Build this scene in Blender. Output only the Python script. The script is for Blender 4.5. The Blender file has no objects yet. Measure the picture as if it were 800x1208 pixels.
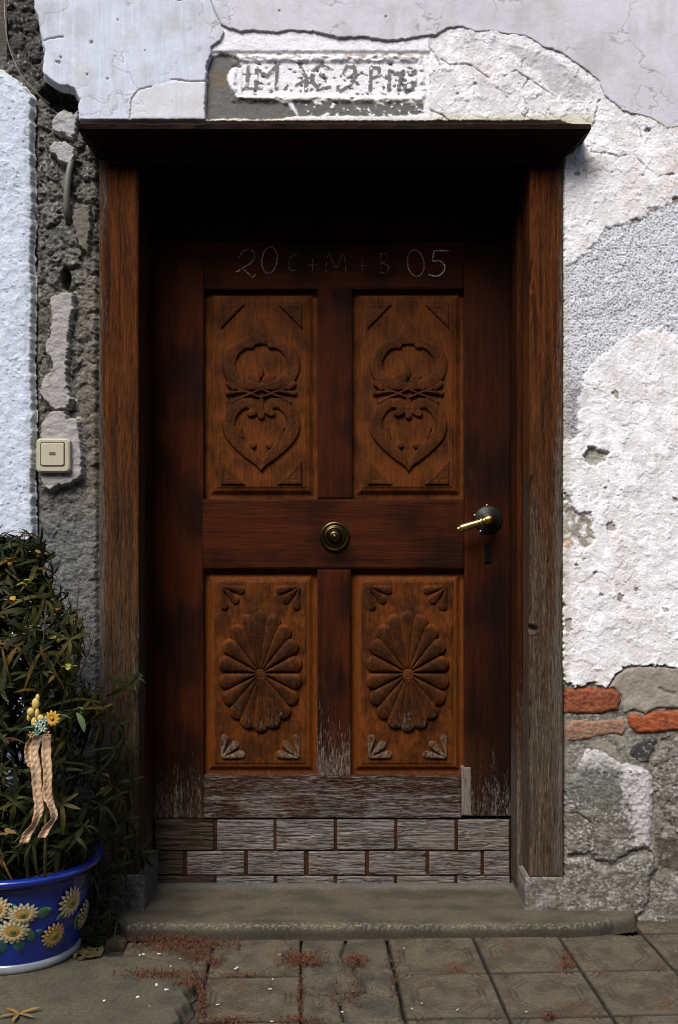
import bpy, math, random
import numpy as np
from mathutils import Vector, Matrix
random.seed(7); rng = np.random.default_rng(7)
R = math.radians
SC = bpy.context.scene
COL = SC.collection
# ------------------------------------------------------------------ camera, sky, sun, exposure
D, H, F, CX, HZ = 2.9, 1.09, 1160.0, 400.0, 650.0
cam = bpy.data.cameras.new("camera"); camo = bpy.data.objects.new("camera", cam); COL.objects.link(camo)
camo.location = (0, -D, H); camo.rotation_euler = (R(90), 0, 0)
cam.sensor_fit = 'HORIZONTAL'; cam.sensor_width = 36; cam.lens = F/800*36
cam.shift_y = 46/800; cam.clip_end = 500; cam.clip_start = 0.05
SC.camera = camo
SUN_EL, SUN_AZ = 52, 205      # azimuth measured from +Y clockwise: behind the camera, to the left
w = bpy.data.worlds.new("World"); SC.world = w; w.use_nodes = True
nt = w.node_tree; bg = nt.nodes['Background']; bg.inputs[1].default_value = 0.075
sky = nt.nodes.new('ShaderNodeTexSky'); sky.sky_type = 'NISHITA'; sky.sun_disc = False
sky.sun_elevation = R(SUN_EL); sky.sun_rotation = R(SUN_AZ); sky.dust_density = 3.0; sky.air_density = 1.0; sky.ozone_density = 1.0
nt.links.new(sky.outputs[0], bg.inputs[0])
sl = bpy.data.lights.new("sun", 'SUN'); sl.energy = 1.5; sl.angle = R(27); sl.color = (1.0, 0.965, 0.93)
so = bpy.data.objects.new("sun", sl); COL.objects.link(so)
sd_ = Vector((math.sin(R(SUN_AZ))*math.cos(R(SUN_EL)), math.cos(R(SUN_AZ))*math.cos(R(SUN_EL)), math.sin(R(SUN_EL))))
so.rotation_euler = sd_.to_track_quat('Z', 'Y').to_euler(); so.location = (-2, -6, 6)
SC.view_settings.view_transform = 'Standard'; SC.view_settings.look = 'None'
SC.view_settings.exposure = 1.42; SC.view_settings.gamma = 1.0
SC.cycles.filter_width = 1.05

# ------------------------------------------------------------------ helpers
def wx(u, y=0.0): return (u-CX)*(D+y)/F
def wz(v, y=0.0): return H-(v-HZ)*(D+y)/F
def gy(v, z=0.0): return (H-z)*F/(v-HZ)-D            # depth of a point of the ground seen at height v
def s2l(r, g, b):
    return tuple(((c/255+.055)/1.055)**2.4 if c > 10 else c/255/12.92 for c in (r, g, b))
def hsh(ix, iy, seed):
    h = (ix.astype(np.int64)*374761393 + iy.astype(np.int64)*668265263 + seed*1274126177) & 0xffffffff
    h = ((h ^ (h >> 13))*1274126177) & 0xffffffff
    return (h ^ (h >> 16)) & 0xffffffff
def perlin(x, y, seed=0):
    x = np.asarray(x, float); y = np.asarray(y, float)
    ix = np.floor(x).astype(np.int64); iy = np.floor(y).astype(np.int64); fx = x-ix; fy = y-iy
    u = fx*fx*fx*(fx*(fx*6-15)+10); v = fy*fy*fy*(fy*(fy*6-15)+10)
    def g(a, b):
        an = hsh(ix+a, iy+b, seed)/4294967296.0*6.2831853
        return np.cos(an)*(fx-a)+np.sin(an)*(fy-b)
    return ((g(0,0)*(1-u)+g(1,0)*u)*(1-v)+(g(0,1)*(1-u)+g(1,1)*u)*v)*1.5
def fbm(x, y, o=4, seed=0, gain=.5):
    s = 0; a = 1; t = 0
    for i in range(o):
        s = s+a*perlin(x*2**i, y*2**i, seed+i*17); t += a; a *= gain
    return s/t
def sstep(a, b, x):
    t = np.clip((x-a)/(b-a), 0, 1); return t*t*(3-2*t)
def psd(P, U, V):
    """signed distance to a polygon, positive inside"""
    d = np.full(U.shape, 1e9); ins = np.zeros(U.shape, bool); n = len(P)
    for i in range(n):
        ax, ay = P[i]; bx, by = P[(i+1) % n]
        ex, ey = bx-ax, by-ay; L = ex*ex+ey*ey+1e-12
        t = np.clip(((U-ax)*ex+(V-ay)*ey)/L, 0, 1)
        d = np.minimum(d, np.hypot(U-ax-t*ex, V-ay-t*ey))
        if ay != by:
            c = ((ay > V) != (by > V)) & (U < (bx-ax)*(V-ay)/(by-ay)+ax); ins ^= c
    return np.where(ins, d, -d)
def lined(P, U, V):
    d = np.full(U.shape, 1e9)
    for (ax, ay), (bx, by) in zip(P[:-1], P[1:]):
        ex, ey = bx-ax, by-ay; L = ex*ex+ey*ey+1e-12
        t = np.clip(((U-ax)*ex+(V-ay)*ey)/L, 0, 1)
        d = np.minimum(d, np.hypot(U-ax-t*ex, V-ay-t*ey))
    return d
def strokes(S, U, V):
    """S: polylines of (u, v, halfwidth); field 1-(d/w)^2"""
    f = np.full(U.shape, -9.)
    for P in S:
        if len(P) == 1: P = [P[0], (P[0][0]+.01, P[0][1], P[0][2])]
        for (ax, ay, aw), (bx, by, bw) in zip(P[:-1], P[1:]):
            ex, ey = bx-ax, by-ay; L = ex*ex+ey*ey+1e-12
            t = np.clip(((U-ax)*ex+(V-ay)*ey)/L, 0, 1)
            q = np.hypot(U-ax-t*ex, V-ay-t*ey)/(aw+(bw-aw)*t)
            f = np.maximum(f, 1-q*q)
    return f
def smoothline(P, n=5):
    out = []
    Q = [P[0]]+list(P)+[P[-1]]
    for i in range(1, len(Q)-2):
        p0, p1, p2, p3 = [np.array(q, float) for q in Q[i-1:i+3]]
        for k in range(n):
            t = k/n
            out.append(tuple(.5*((2*p1)+(-p0+p2)*t+(2*p0-5*p1+4*p2-p3)*t*t+(-p0+3*p1-3*p2+p3)*t**3)))
    out.append(tuple(P[-1])); return out

ROOT = {}
def mesh(name, V, Fc, col=None, smooth=True):
    V = np.asarray(V, np.float32).reshape(-1, 3)
    me = bpy.data.meshes.new(name)
    if isinstance(Fc, np.ndarray):
        n, k = Fc.shape
        me.vertices.add(len(V)); me.vertices.foreach_set("co", V.ravel())
        me.loops.add(n*k); me.loops.foreach_set("vertex_index", Fc.astype(np.int32).ravel())
        me.polygons.add(n); me.polygons.foreach_set("loop_start", np.arange(0, n*k, k, dtype=np.int32))
        me.update(calc_edges=True); me.validate()
    else:
        me.from_pydata(V.tolist(), [], Fc); me.update()
    if smooth: me.polygons.foreach_set("use_smooth", np.ones(len(me.polygons), bool))
    if col is not None:
        col = np.asarray(col, np.float32)
        if col.ndim == 1: col = np.tile(col, (len(V), 1))
        if col.shape[1] == 3: col = np.hstack([col, np.zeros((len(col), 1), np.float32)])
        a = me.color_attributes.new('col', 'FLOAT_COLOR', 'POINT'); a.data.foreach_set('color', col.ravel())
    return me
def obj(name, me, mat, parent=None, loc=None):
    o = bpy.data.objects.new(name, me); COL.objects.link(o)
    if mat is not None and me is not None and not me.materials: me.materials.append(mat)
    if parent is not None: o.parent = parent; ROOT[o.name] = ROOT[parent.name]
    if loc is not None: o.location = loc
    return o
def part(name, V, Fc, mat, parent, col=None, smooth=True):
    """vertices given in world coordinates"""
    L = np.array(ROOT[parent.name] if parent is not None else (0, 0, 0), np.float32)
    return obj(name, mesh(name, np.asarray(V, np.float32).reshape(-1, 3)-L, Fc, col, smooth), mat, parent)
def thing(name, loc, label, cat, group=None, kind=None):
    o = bpy.data.objects.new(name, None); COL.objects.link(o); o.location = loc; o.empty_display_size = .1
    ROOT[o.name] = tuple(loc)
    if label: o['label'] = label
    if cat: o['category'] = cat
    if group: o['group'] = group
    o['kind'] = kind or 'thing'
    return o
def gridf(nu, nv):
    i = np.arange(nv-1)[:, None]*nu+np.arange(nu-1)[None, :]
    return np.stack([i, i+nu, i+nu+1, i+1], -1)        # front face looks to -Y when v runs down
def compact(V, C, Fc):
    used = np.unique(Fc); m = np.full(len(V), -1); m[used] = np.arange(len(used))
    return V[used], (C[used] if C is not None else None), m[Fc]
def sheet(name, parent, mat, us, vs, fn, y=0.0):
    """relief sheet on the plane y; fn(U,V) -> height (m, towards camera), keep (signed px), colour"""
    U, Vv = np.meshgrid(us, vs); h, keep, c = fn(U, Vv)
    X = (U-CX)*(D+y)/F; Z = H-(Vv-HZ)*(D+y)/F
    P = np.stack([X, y-h, Z], -1).reshape(-1, 3); Fc = gridf(len(us), len(vs))
    k = keep > 0; kk = k[:-1, :-1] | k[1:, :-1] | k[1:, 1:] | k[:-1, 1:]
    Fc = Fc[kk]; V2, C2, F2 = compact(P, c.reshape(-1, c.shape[-1]), Fc)
    return part(name, V2, F2, mat, parent, C2)
def block(name, parent, mat, x0, x1, z0, z1, yf, yb, res=.004, hfn=None, cfn=None, bev=.003):
    """board with a relief front and straight sides"""
    nx = max(3, int(round((x1-x0)/res))+1); nz = max(3, int(round((z1-z0)/res))+1)
    xs = np.linspace(x0, x1, nx); zs = np.linspace(z1, z0, nz)
    X, Z = np.meshgrid(xs, zs)
    d = np.minimum(np.minimum(X-x0, x1-X), np.minimum(Z-z0, z1-Z))
    h = -bev*np.clip(1-d/max(bev*1.3, 1e-6), 0, 1)**2 if bev else np.zeros(X.shape)
    if hfn is not None: h = h+hfn(X, Z)
    c = cfn(X, Z).reshape(-1, 4)
    P = np.stack([X, yf-h, Z], -1).reshape(-1, 3); Fc = gridf(nx, nz).reshape(-1, 4)
    top = np.arange(nx); right = np.arange(nz)*nx+nx-1; bot = (nz-1)*nx+np.arange(nx)[::-1]; left = (np.arange(nz)*nx)[::-1]
    ring = np.concatenate([top[:-1], right[:-1], bot[:-1], left[:-1]])
    n0 = len(P); m = len(ring)
    mid = P[ring].copy(); P3 = mid.copy(); P3[:, 1] = yb
    P = np.vstack([P, mid, P3]); c = np.vstack([c, c[ring], c[ring]])
    a = np.arange(m); b = (a+1) % m
    side = np.stack([n0+a, n0+b, n0+m+b, n0+m+a], -1)
    P = np.vstack([P]); Fc = np.vstack([Fc, side])
    L = np.array(ROOT[parent.name]); me = mesh(name, P-L, Fc, c, True)
    return obj(name, me, mat, parent)
def tube(P, r, n=8, cap=True):
    """P list of points, r radius or list"""
    P = [Vector(p) for p in P]; m = len(P)
    if not hasattr(r, '__len__'): r = [r]*m
    V = []; Fc = []
    up = Vector((0, 0, 1)); t0 = (P[1]-P[0]).normalized()
    if abs(t0.dot(up)) > .9: up = Vector((1, 0, 0))
    nrm = (up-t0*up.dot(t0)).normalized()
    for i in range(m):
        t = (P[min(i+1, m-1)]-P[max(i-1, 0)]).normalized()
        nrm = (nrm-t*nrm.dot(t)).normalized(); b = t.cross(nrm)
        for k in range(n):
            a = 2*math.pi*k/n; V.append(P[i]+(nrm*math.cos(a)+b*math.sin(a))*r[i])
    for i in range(m-1):
        for k in range(n):
            k2 = (k+1) % n; Fc.append((i*n+k, i*n+k2, (i+1)*n+k2, (i+1)*n+k))
    if cap: Fc.append(tuple(range(n))[::-1]); Fc.append(tuple((m-1)*n+k for k in range(n)))
    return [tuple(v) for v in V], Fc
def join(parts):
    V = []; Fc = []
    for v, f in parts:
        o = len(V); V += list(v); Fc += [tuple(i+o for i in q) for q in f]
    return V, Fc
def lathe(prof, n=64, c=(0, 0, 0), axis='Z'):
    V = []; Fc = []
    for (r, z) in prof:
        for k in range(n):
            a = 2*math.pi*k/n
            if axis == 'Z': V.append((c[0]+r*math.cos(a), c[1]+r*math.sin(a), c[2]+z))
            else: V.append((c[0]+r*math.cos(a), c[1]-z, c[2]+r*math.sin(a)))     # axis -Y, towards the camera
    for i in range(len(prof)-1):
        for k in range(n):
            k2 = (k+1) % n; Fc.append((i*n+k, i*n+k2, (i+1)*n+k2, (i+1)*n+k))
    return V, Fc
def ball(c, r, n=8, m=6, sq=(1, 1, 1)):
    V = []; Fc = []
    for i in range(m+1):
        t = math.pi*i/m
        for k in range(n):
            a = 2*math.pi*k/n
            V.append((c[0]+r*sq[0]*math.sin(t)*math.cos(a), c[1]+r*sq[1]*math.sin(t)*math.sin(a), c[2]+r*sq[2]*math.cos(t)))
    for i in range(m):
        for k in range(n):
            k2 = (k+1) % n; Fc.append((i*n+k, i*n+k2, (i+1)*n+k2, (i+1)*n+k))
    return V, Fc

# ------------------------------------------------------------------ materials
def mk(name, rough=.9, nscale=60, namt=.25, stretch=(1, 1, 1), bump=.002, bscale=180, bare=None, wearscale=120, spec=.3,
       coat=0, metal=0, spots=0, detail=6, fine=.0, distort=0., fscale=300, wstretch=None, fstretch=None):
    m = bpy.data.materials.new(name); m.use_nodes = True; n = m.node_tree; b = n.nodes['Principled BSDF']
    N = n.nodes.new; L = n.links.new
    att = N('ShaderNodeAttribute'); att.attribute_name = 'col'
    tc = N('ShaderNodeNewGeometry'); mp = N('ShaderNodeMapping'); mp.inputs['Scale'].default_value = stretch
    L(tc.outputs['Position'], mp.inputs['Vector'])
    def mapping(st):
        q = N('ShaderNodeMapping'); q.inputs['Scale'].default_value = st; L(tc.outputs['Position'], q.inputs['Vector']); return q
    def noise(sc, det=detail, rg=.6, mp=mp):
        q = N('ShaderNodeTexNoise'); q.inputs['Scale'].default_value = sc; q.inputs['Detail'].default_value = det
        q.inputs['Roughness'].default_value = rg; q.inputs['Distortion'].default_value = distort; L(mp.outputs[0], q.inputs['Vector']); return q
    n1 = noise(nscale)
    col = att.outputs['Color']
    if bare is not None:
        n2 = noise(wearscale, 6, .7, mapping(wstretch or stretch))
        ad = N('ShaderNodeMath'); ad.operation = 'ADD'; L(n2.outputs['Fac'], ad.inputs[0]); L(att.outputs['Alpha'], ad.inputs[1])
        mr = N('ShaderNodeMapRange'); mr.inputs['From Min'].default_value = .90; mr.inputs['From Max'].default_value = 1.12
        L(ad.outputs[0], mr.inputs['Value'])
        mx = N('ShaderNodeMix'); mx.data_type = 'RGBA'; L(mr.outputs[0], mx.inputs['Factor']); L(col, mx.inputs['A'])
        mx.inputs['B'].default_value = (*bare, 1); col = mx.outputs['Result']
    r1 = N('ShaderNodeMapRange'); r1.inputs['From Min'].default_value = .25; r1.inputs['From Max'].default_value = .75
    r1.inputs['To Min'].default_value = 1-namt; r1.inputs['To Max'].default_value = 1+namt; L(n1.outputs['Fac'], r1.inputs['Value'])
    fac = r1.outputs[0]; n4 = None
    if fine:
        n4 = noise(fscale, 3, .7, mapping(fstretch or stretch)); r4 = N('ShaderNodeMapRange'); r4.inputs['From Min'].default_value = .3; r4.inputs['From Max'].default_value = .62
        r4.inputs['To Min'].default_value = 1-fine; r4.inputs['To Max'].default_value = 1+fine*.35; L(n4.outputs['Fac'], r4.inputs['Value'])
        ml = N('ShaderNodeMath'); ml.operation = 'MULTIPLY'; L(fac, ml.inputs[0]); L(r4.outputs[0], ml.inputs[1]); fac = ml.outputs[0]
    vm = N('ShaderNodeVectorMath'); vm.operation = 'SCALE'; L(col, vm.inputs[0]); L(fac, vm.inputs['Scale'])
    L(vm.outputs[0], b.inputs['Base Color'])
    b.inputs['Roughness'].default_value = rough; b.inputs['Specular IOR Level'].default_value = spec
    b.inputs['Coat Weight'].default_value = coat; b.inputs['Coat Roughness'].default_value = .08; b.inputs['Metallic'].default_value = metal
    if bump:
        n3 = noise(bscale, 8, .7); bp = N('ShaderNodeBump'); bp.inputs['Distance'].default_value = bump; bp.inputs['Strength'].default_value = 1
        hh = n3.outputs['Fac']
        if n4 is not None:
            m2 = N('ShaderNodeMath'); m2.operation = 'MULTIPLY_ADD'; L(n4.outputs['Fac'], m2.inputs[0]); m2.inputs[1].default_value = .5; L(hh, m2.inputs[2]); hh = m2.outputs[0]
        L(hh, bp.inputs['Height']); L(bp.outputs[0], b.inputs['Normal'])
    return m
BARE = s2l(108, 99, 92)
M_plaster = mk('lime_plaster', nscale=40, namt=.08, bump=.0016, bscale=190, fine=.16, fscale=260)
M_smooth = mk('smooth_render', nscale=30, namt=.07, bump=.0007, bscale=220, fine=.10, fscale=300)
M_mortar = mk('rough_mortar', nscale=70, namt=.45, bump=.007, bscale=120, fine=.4, fscale=280)
M_stone = mk('weathered_stone', nscale=90, namt=.35, bump=.005, bscale=130, fine=.4, fscale=300)
M_brick = mk('red_brick', nscale=60, namt=.3, bump=.004, bscale=120, fine=.35, fscale=250)
WZ, WX = (1, 1, .045), (.045, 1, 1)
M_woodz = mk('weathered_wood_upright', rough=.75, nscale=80, namt=.4, stretch=WZ, bump=.0022, bscale=130, bare=BARE, wearscale=240, wstretch=(1, 1, .2), fine=.42, fscale=300, spec=.08, distort=.7)
M_woodx = mk('weathered_wood_level', rough=.75, nscale=80, namt=.4, stretch=WX, bump=.0022, bscale=130, bare=BARE, wearscale=260, wstretch=(.16, 1, 1), fine=.42, fscale=300, spec=.08, distort=.7)
M_jamb = mk('weathered_jamb_wood', rough=.8, nscale=80, namt=.5, stretch=WZ, bump=.0028, bscale=130, bare=s2l(82, 73, 64), wearscale=210, wstretch=(1, 1, .2), fine=.8, fscale=300, fstretch=(1, 1, .07), spec=.08, distort=.7)
M_slat = mk('silvered_wood', rough=.8, nscale=80, namt=.4, stretch=WX, bump=.0030, bscale=130, bare=s2l(116, 109, 104), wearscale=280, wstretch=(.12, 1, 1), fine=.7, fscale=330, spec=.08, distort=.7)
M_panel = mk('carved_wood', rough=.7, nscale=80, namt=.32, stretch=(1, 1, .12), bump=.0014, bscale=150, bare=s2l(98, 86, 72), wearscale=170, wstretch=(1, 1, .4), fine=.4, fscale=300, spec=.1, distort=.7)
M_conc = mk('worn_concrete', nscale=120, namt=.3, bump=.003, bscale=170, spec=.25, rough=.85, fine=.35, fscale=260)
M_brass = mk('old_brass', rough=.3, nscale=80, namt=.3, bump=.0003, metal=1)
M_iron = mk('black_iron', rough=.45, nscale=80, namt=.3, bump=.0005, metal=.6)
M_glaze = mk('glazed_ceramic', rough=.25, nscale=20, namt=.08, bump=.0004, bscale=30, coat=.6, spec=.5)
M_leaf = mk('leaf', rough=.6, nscale=40, namt=.45, bump=0, spec=.12)
M_plastic = mk('ivory_plastic', rough=.45, nscale=60, namt=.06, bump=0, spec=.4)
M_fabric = mk('woven_ribbon', rough=.8, nscale=200, namt=.2, bump=.0006, bscale=500)
M_chalk = mk('chalk', nscale=300, namt=.6, bump=0)
M_soil = mk('potting_soil', nscale=90, namt=.5, bump=.006, bscale=90)
M_moss = mk('dry_moss', nscale=300, namt=.4, bump=0)

def mixc(a, b, t): t = np.asarray(t)[..., None]; return np.asarray(a)*(1-t)+np.asarray(b)*t
def const(U, c): return np.ones(U.shape+(1,))*np.asarray(c)

# ------------------------------------------------------------------ ground
g = obj('ground', mesh('ground', [(-60, -60, -.03), (60, -60, -.03), (60, 40, -.03), (-60, 40, -.03)], [(0, 1, 2, 3)], (.045, .04, .03), False), M_conc)
g['kind'] = 'structure'

# added house behind the viewer: blocks low sky so the doorway top darkens
def bx(x0, x1, y0, y1, z0, z1):
    V = [(x0, y0, z0), (x1, y0, z0), (x1, y1, z0), (x0, y1, z0), (x0, y0, z1), (x1, y0, z1), (x1, y1, z1), (x0, y1, z1)]
    return V, [(0, 3, 2, 1), (4, 5, 6, 7), (0, 1, 5, 4), (1, 2, 6, 5), (2, 3, 7, 6), (3, 0, 4, 7)]
opp = thing('sky_blocker_house', (0, -7, 0), 'plain grey house added unseen behind the camera to block low sky from the doorway', 'house')
part('wall', *bx(-14, 14, -12, -6.6, -.2, 5.6), M_mortar, opp, (.16, .15, .135), False)
part('roof', [(-14.3, -6.3, 5.5), (14.3, -6.3, 5.5), (14.3, -9.3, 7.6), (-14.3, -9.3, 7.6), (-14.3, -12.3, 5.5), (14.3, -12.3, 5.5)], [(0, 1, 2, 3), (3, 2, 5, 4), (0, 3, 4), (1, 5, 2), (0, 4, 5, 1)], M_brick, opp, (.10, .04, .025), False)
for xw in (-10, -6.5, -3, 3, 6.5, 10):
    for zw in (.9, 3.5):
        fr_ = part('window', *bx(xw-.55, xw+.55, -6.61, -6.57, zw, zw+1.35), M_woodz, opp, (.12, .11, .10), False)
        part('pane', *bx(xw-.48, xw+.48, -6.575, -6.565, zw+.07, zw+1.28), M_glaze, fr_, (.02, .022, .025), False)

# ------------------------------------------------------------------ HOUSE WALL
wall = thing('house_wall', (0, 0.02, 0), 'old house wall with flaking white lime plaster, exposed bricks and stones around the doorway', 'wall')
BROWN_DIRT = s2l(95, 82, 62)

def arr(*seg):
    return np.unique(np.concatenate([np.arange(a, b, s) for a, b, s in seg]))
CRACKS = [
    [(505, 50), (507, 60), (504, 75), (508, 95), (505, 110), (506, 130), (520, 135), (530, 143)],
    [(519, 70), (530, 77), (548, 76), (556, 78), (570, 88), (583, 98), (600, 88), (610, 85), (622, 92), (650, 112), (662, 118)],
    [(508, 58), (516, 70), (522, 86)],
    [(622, 92), (616, 112), (622, 128), (619, 143)],
    [(697, 180), (715, 181), (730, 186), (748, 184), (757, 165), (754, 150)],
    [(748, 184), (762, 198), (775, 208), (795, 206)],
    [(700, 150), (703, 130), (708, 118)],
    [(620, 68), (615, 80)],
]
PITS = [(702, 539, 15, 12, .013), (721, 622, 6, 6, .006), (764, 154, 4, 3, .005), (771, 247, 7, 4, .003), (750, 261, 8, 3.5, .003),
        (727, 466, 4, 5, .004), (797, 236, 5, 5, .008), (714, 576, 2.5, 2.5, .003), (681, 206, 3, 3, .004), (797, 590, 4, 3, .005),
        (680, 667, 3, 2, .004), (702, 676, 4, 3, .005), (731, 705, 4, 6, .005), (750, 695, 3, 3, .003), (671, 738, 5, 8, .006),
        (709, 702, 3, 2, .003), (785, 720, 4, 3, .003), (560, 100, 3, 2, .003), (540, 112, 2.5, 2, .003), (689, 660, 3, 2, .003)]
STIP = [(655, 318), (690, 300), (700, 288), (716, 268), (742, 262), (762, 252), (800, 238), (900, 230), (1000, 300), (900, 400), (800, 398),
        (775, 388), (752, 394), (735, 400), (722, 412), (706, 424), (690, 440), (684, 470), (682, 510), (678, 520), (655, 522)]
CHIP = [(655, 585), (668, 580), (676, 596), (684, 606), (697, 604), (700, 614), (696, 624), (704, 636), (692, 646), (680, 648), (672, 640), (655, 646)]
LETTERS = [[(293, 79, 2.4), (291, 104, 2.4)], [(302, 104, 2.4), (303, 80, 2.6), (315, 90, 2.6), (327, 77, 2.6), (326, 104, 2.4)], [(288, 104, 2), (309, 104, 2)],
           [(350, 100, 2.4), (362, 93, 2.4)], [(355, 80, 2.6), (362, 92, 2.6), (361, 106, 2.6)],
           [(388, 80, 2.2), (378, 76, 2.4), (369, 84, 2.6), (368, 96, 2.6), (377, 105, 2.4), (389, 102, 2.2)], [(380, 88, 4)],
           [(418, 86, 2.2), (412, 91, 2.2), (406, 86, 2.4), (409, 78, 2.4), (418, 79, 2.6), (420, 90, 2.6), (412, 101, 2.6), (402, 107, 2.4)],
           [(438, 80, 2.4), (437, 106, 2.4)], [(438, 79, 2.2), (447, 80, 2.4), (448, 88, 2.4), (439, 92, 2.2)],
           [(460, 83, 2.4), (459, 106, 2.4)], [(475, 83, 2.4), (470, 104, 2.4), (484, 104, 2.4)]]
RC = [(-8, -520), (1430, -520), (1430, 150), (900, 148), (812, 150), (800, 151), (786, 153), (776, 146), (765, 140), (748, 136), (735, 133), (722, 122), (712, 114), (706, 98),
      (693, 86), (680, 77), (665, 66), (652, 60), (640, 57), (632, 51), (615, 43), (600, 42), (580, 38), (560, 39), (545, 33), (528, 35), (515, 43), (500, 45),
      (470, 50), (450, 50), (430, 46), (400, 47), (375, 41), (345, 38), (330, 41), (300, 39), (285, 40), (270, 36), (262, 32), (265, 40), (262, 50),
      (250, 58), (249, 68), (244, 80), (245, 97), (243, 110), (243, 143.6), (94, 143.6), (93, 128), (95, 120), (88, 106), (80, 104), (70, 102), (60, 96), (52, 88), (51, 78), (54, 63), (50, 50), (49, 42),
      (46, 22), (42, 14), (41, 0), (38, -60), (42, -200), (36, -520)]
def old_plaster(U, V):
    wob = fbm(U/9, V/9, 4, 3)*7+fbm(U/2.5, V/2.5, 2, 31)*1.6
    P = [(238, 20), (1420, 20), (1420, 775), (900, 780), (800, 788), (772, 785), (745, 786), (730, 793), (722, 803), (716, 813), (706, 808), (693, 806),
         (680, 812), (667, 806), (664, 790), (666, 145), (668, 146), (660, 143.5), (238, 143.5)]
    sd = psd(P, U, V)
    edge = np.where(V > 700, sd+wob*.8, sd+np.where(V > 200, wob*.22, 0)+perlin(U/3, V/3, 5)*.7)
    big = fbm(U/70, V/70, 4, 11); med = fbm(U/14, V/14, 4, 12); fine = fbm(U/4, V/4, 3, 13)
    h = .004+big*.004+med*.0009+fine*.0004
    c = const(U, (.86, .855, .88))
    st = sstep(.05, .5, fbm(U/45, V/60, 4, 21)+.25*fine)
    c = mixc(c, (.66, .59, .55), st*.5)
    st2 = sstep(.1, .45, fbm(U/22, V/22, 4, 22))
    c = mixc(c, (.62, .62, .66), st2*.5)
    # salmon stain at the right edge and patchy flakes
    sal = sstep(28, 0, np.hypot((U-793)/1.0, (V-205)/1.8))*sstep(-.2, .2, fbm(U/8, V/8, 3, 23))
    c = mixc(c, (.55, .36, .27), sal*.6)
    # bright band over the lintel
    # flaked layer edges: terraces
    for sc0, th0, hh0, k0 in ((34, .10, .0016, .35), (15, .14, .0010, .30), (7, .18, .0007, .25)):
        fl = sstep(th0, th0+.035, fbm(U/sc0, V/sc0, 5, 41+int(sc0))); h += fl*hh0
        c = mixc(c, (.60, .575, .575), (1-fl)*k0*sstep(.2, -.1, fbm(U/30, V/30, 3, 43+int(sc0))))
    # grey-blue area above lintel, right of the plaque
    ga = psd([(585, 50), (650, 66), (690, 95), (706, 110), (690, 120), (665, 118), (648, 108), (636, 88), (618, 76)], U, V)+wob*.5
    c = mixc(c, (.42, .41, .43), sstep(-2, 4, ga)*.75)
    gb = sstep(0, .4, fbm(U/12, V/12, 4, 47))*sstep(130, 110, V)*sstep(508, 520, U)*sstep(720, 640, U)
    c = mixc(c, (.50, .51, .57), gb*.55)
    hc = sstep(.014, .003, np.abs(fbm(U/50, V/50, 5, 141)))*sstep(.0, .3, fbm(U/60, V/60, 2, 142)); h -= hc*.0014; c = mixc(c, (.22, .20, .19), hc*.55)
    c = mixc(c, (.52, .50, .47), sstep(.05, .45, fbm(U/12, V/40, 4, 143))*.35)
    # stipple band
    ss = psd(STIP, U, V)+wob*.9; k = sstep(-2, 3, ss)
    sp = perlin(U/2.1, V/1.9, 51)*.8+fbm(U/6, V/6, 3, 52)*.5
    h = h-k*.004+k*sp*.0026
    dark = sstep(-.05, -.45, sp)
    sc_ = mixc(const(U, (.60, .61, .66)), (.14, .14, .15), dark*.8)
    low = sstep(430, 470, V)*sstep(692, 684, U)
    sc_ = mixc(sc_, (.17, .17, .18), low*.7)
    whit = sstep(.1, .4, fbm(U/10, V/10, 3, 53))*.5
    sc_ = mixc(sc_, (.72, .72, .77), whit*(1-dark))
    c = mixc(c, sc_, k)
    # small pock marks
    pk = sstep(.46, .62, fbm(U/5, V/4.2, 2, 61)); h -= pk*.0022*(1-k); c = mixc(c, (.38, .35, .34), pk*.6*(1-k))
    pk = sstep(.40, .58, fbm(U/2.4, V/2.4, 2, 63))*sstep(-.1, .3, fbm(U/30, V/30, 3, 64)); h -= pk*.0014*(1-k); c = mixc(c, (.42, .40, .40), pk*.55*(1-k))
    for (a, b, ra, rb, dp) in PITS:
        q = np.hypot((U-a+wob*.45)/ra, (V-b+wob*.4)/rb)+fbm(U/(ra*.9), V/(rb*.9), 3, int(a))*.55; f = sstep(1.05, .72, q)
        h -= f*(dp-.0015*med); c = mixc(c, (.30, .275, .24), f*.9)
    # chip by the jamb
    ch = sstep(-1, 1.5, psd(CHIP, U, V)+wob*.5); h -= ch*(.009+.004*fbm(U/8, V/8, 3, 71))
    c = mixc(c, (.27, .245, .20), ch*sstep(.35, -.1, fbm(U/9, V/9, 3, 72)))
    # beige dirty rim beside jamb
    rim = sstep(676, 668, U+wob*.3)*sstep(300, 330, V)
    c = mixc(c, (.42, .39, .30), rim*.5)
    rim2 = sstep(11, 2, np.abs(V-143.5)+wob*.4)*(V < 160)
    c = mixc(c, (.60, .56, .38), rim2*.75*sstep(500, 520, U)*sstep(705, 695, U))
    gr = sstep(20, 4, np.hypot((U-700)/1.1, (V-196)/1.0)+wob)     # grime beside the cornice end
    c = mixc(c, (.30, .27, .21), gr*.6)
    rs = sstep(6, 1, np.hypot((U-670)/1., (V-642)/1.4)+wob*.3); c = mixc(c, (.45, .16, .06), rs*.7)
    for P2 in CRACKS:
        d = lined(P2, U+wob*.45, V+wob*.45); f = sstep(1.25, .25, d)*sstep(-.45, .25, fbm(U/13, V/13, 2, 91)); h -= f*.005; c = mixc(c, (.16, .14, .13), f*.6)
    # ---- date plaque
    pl = sstep(508, 504, U)*(V < 150)
    e_l = U+wob*.3; e_v = V+wob*.22
    base = const(U, (.80, .79, .83)); gsh = (.135, .135, .125)
    hp = .001+med*.0015+fine*.0008
    hp = hp+.005*sstep(64, 60, e_v)                                    # upper moulding
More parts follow.
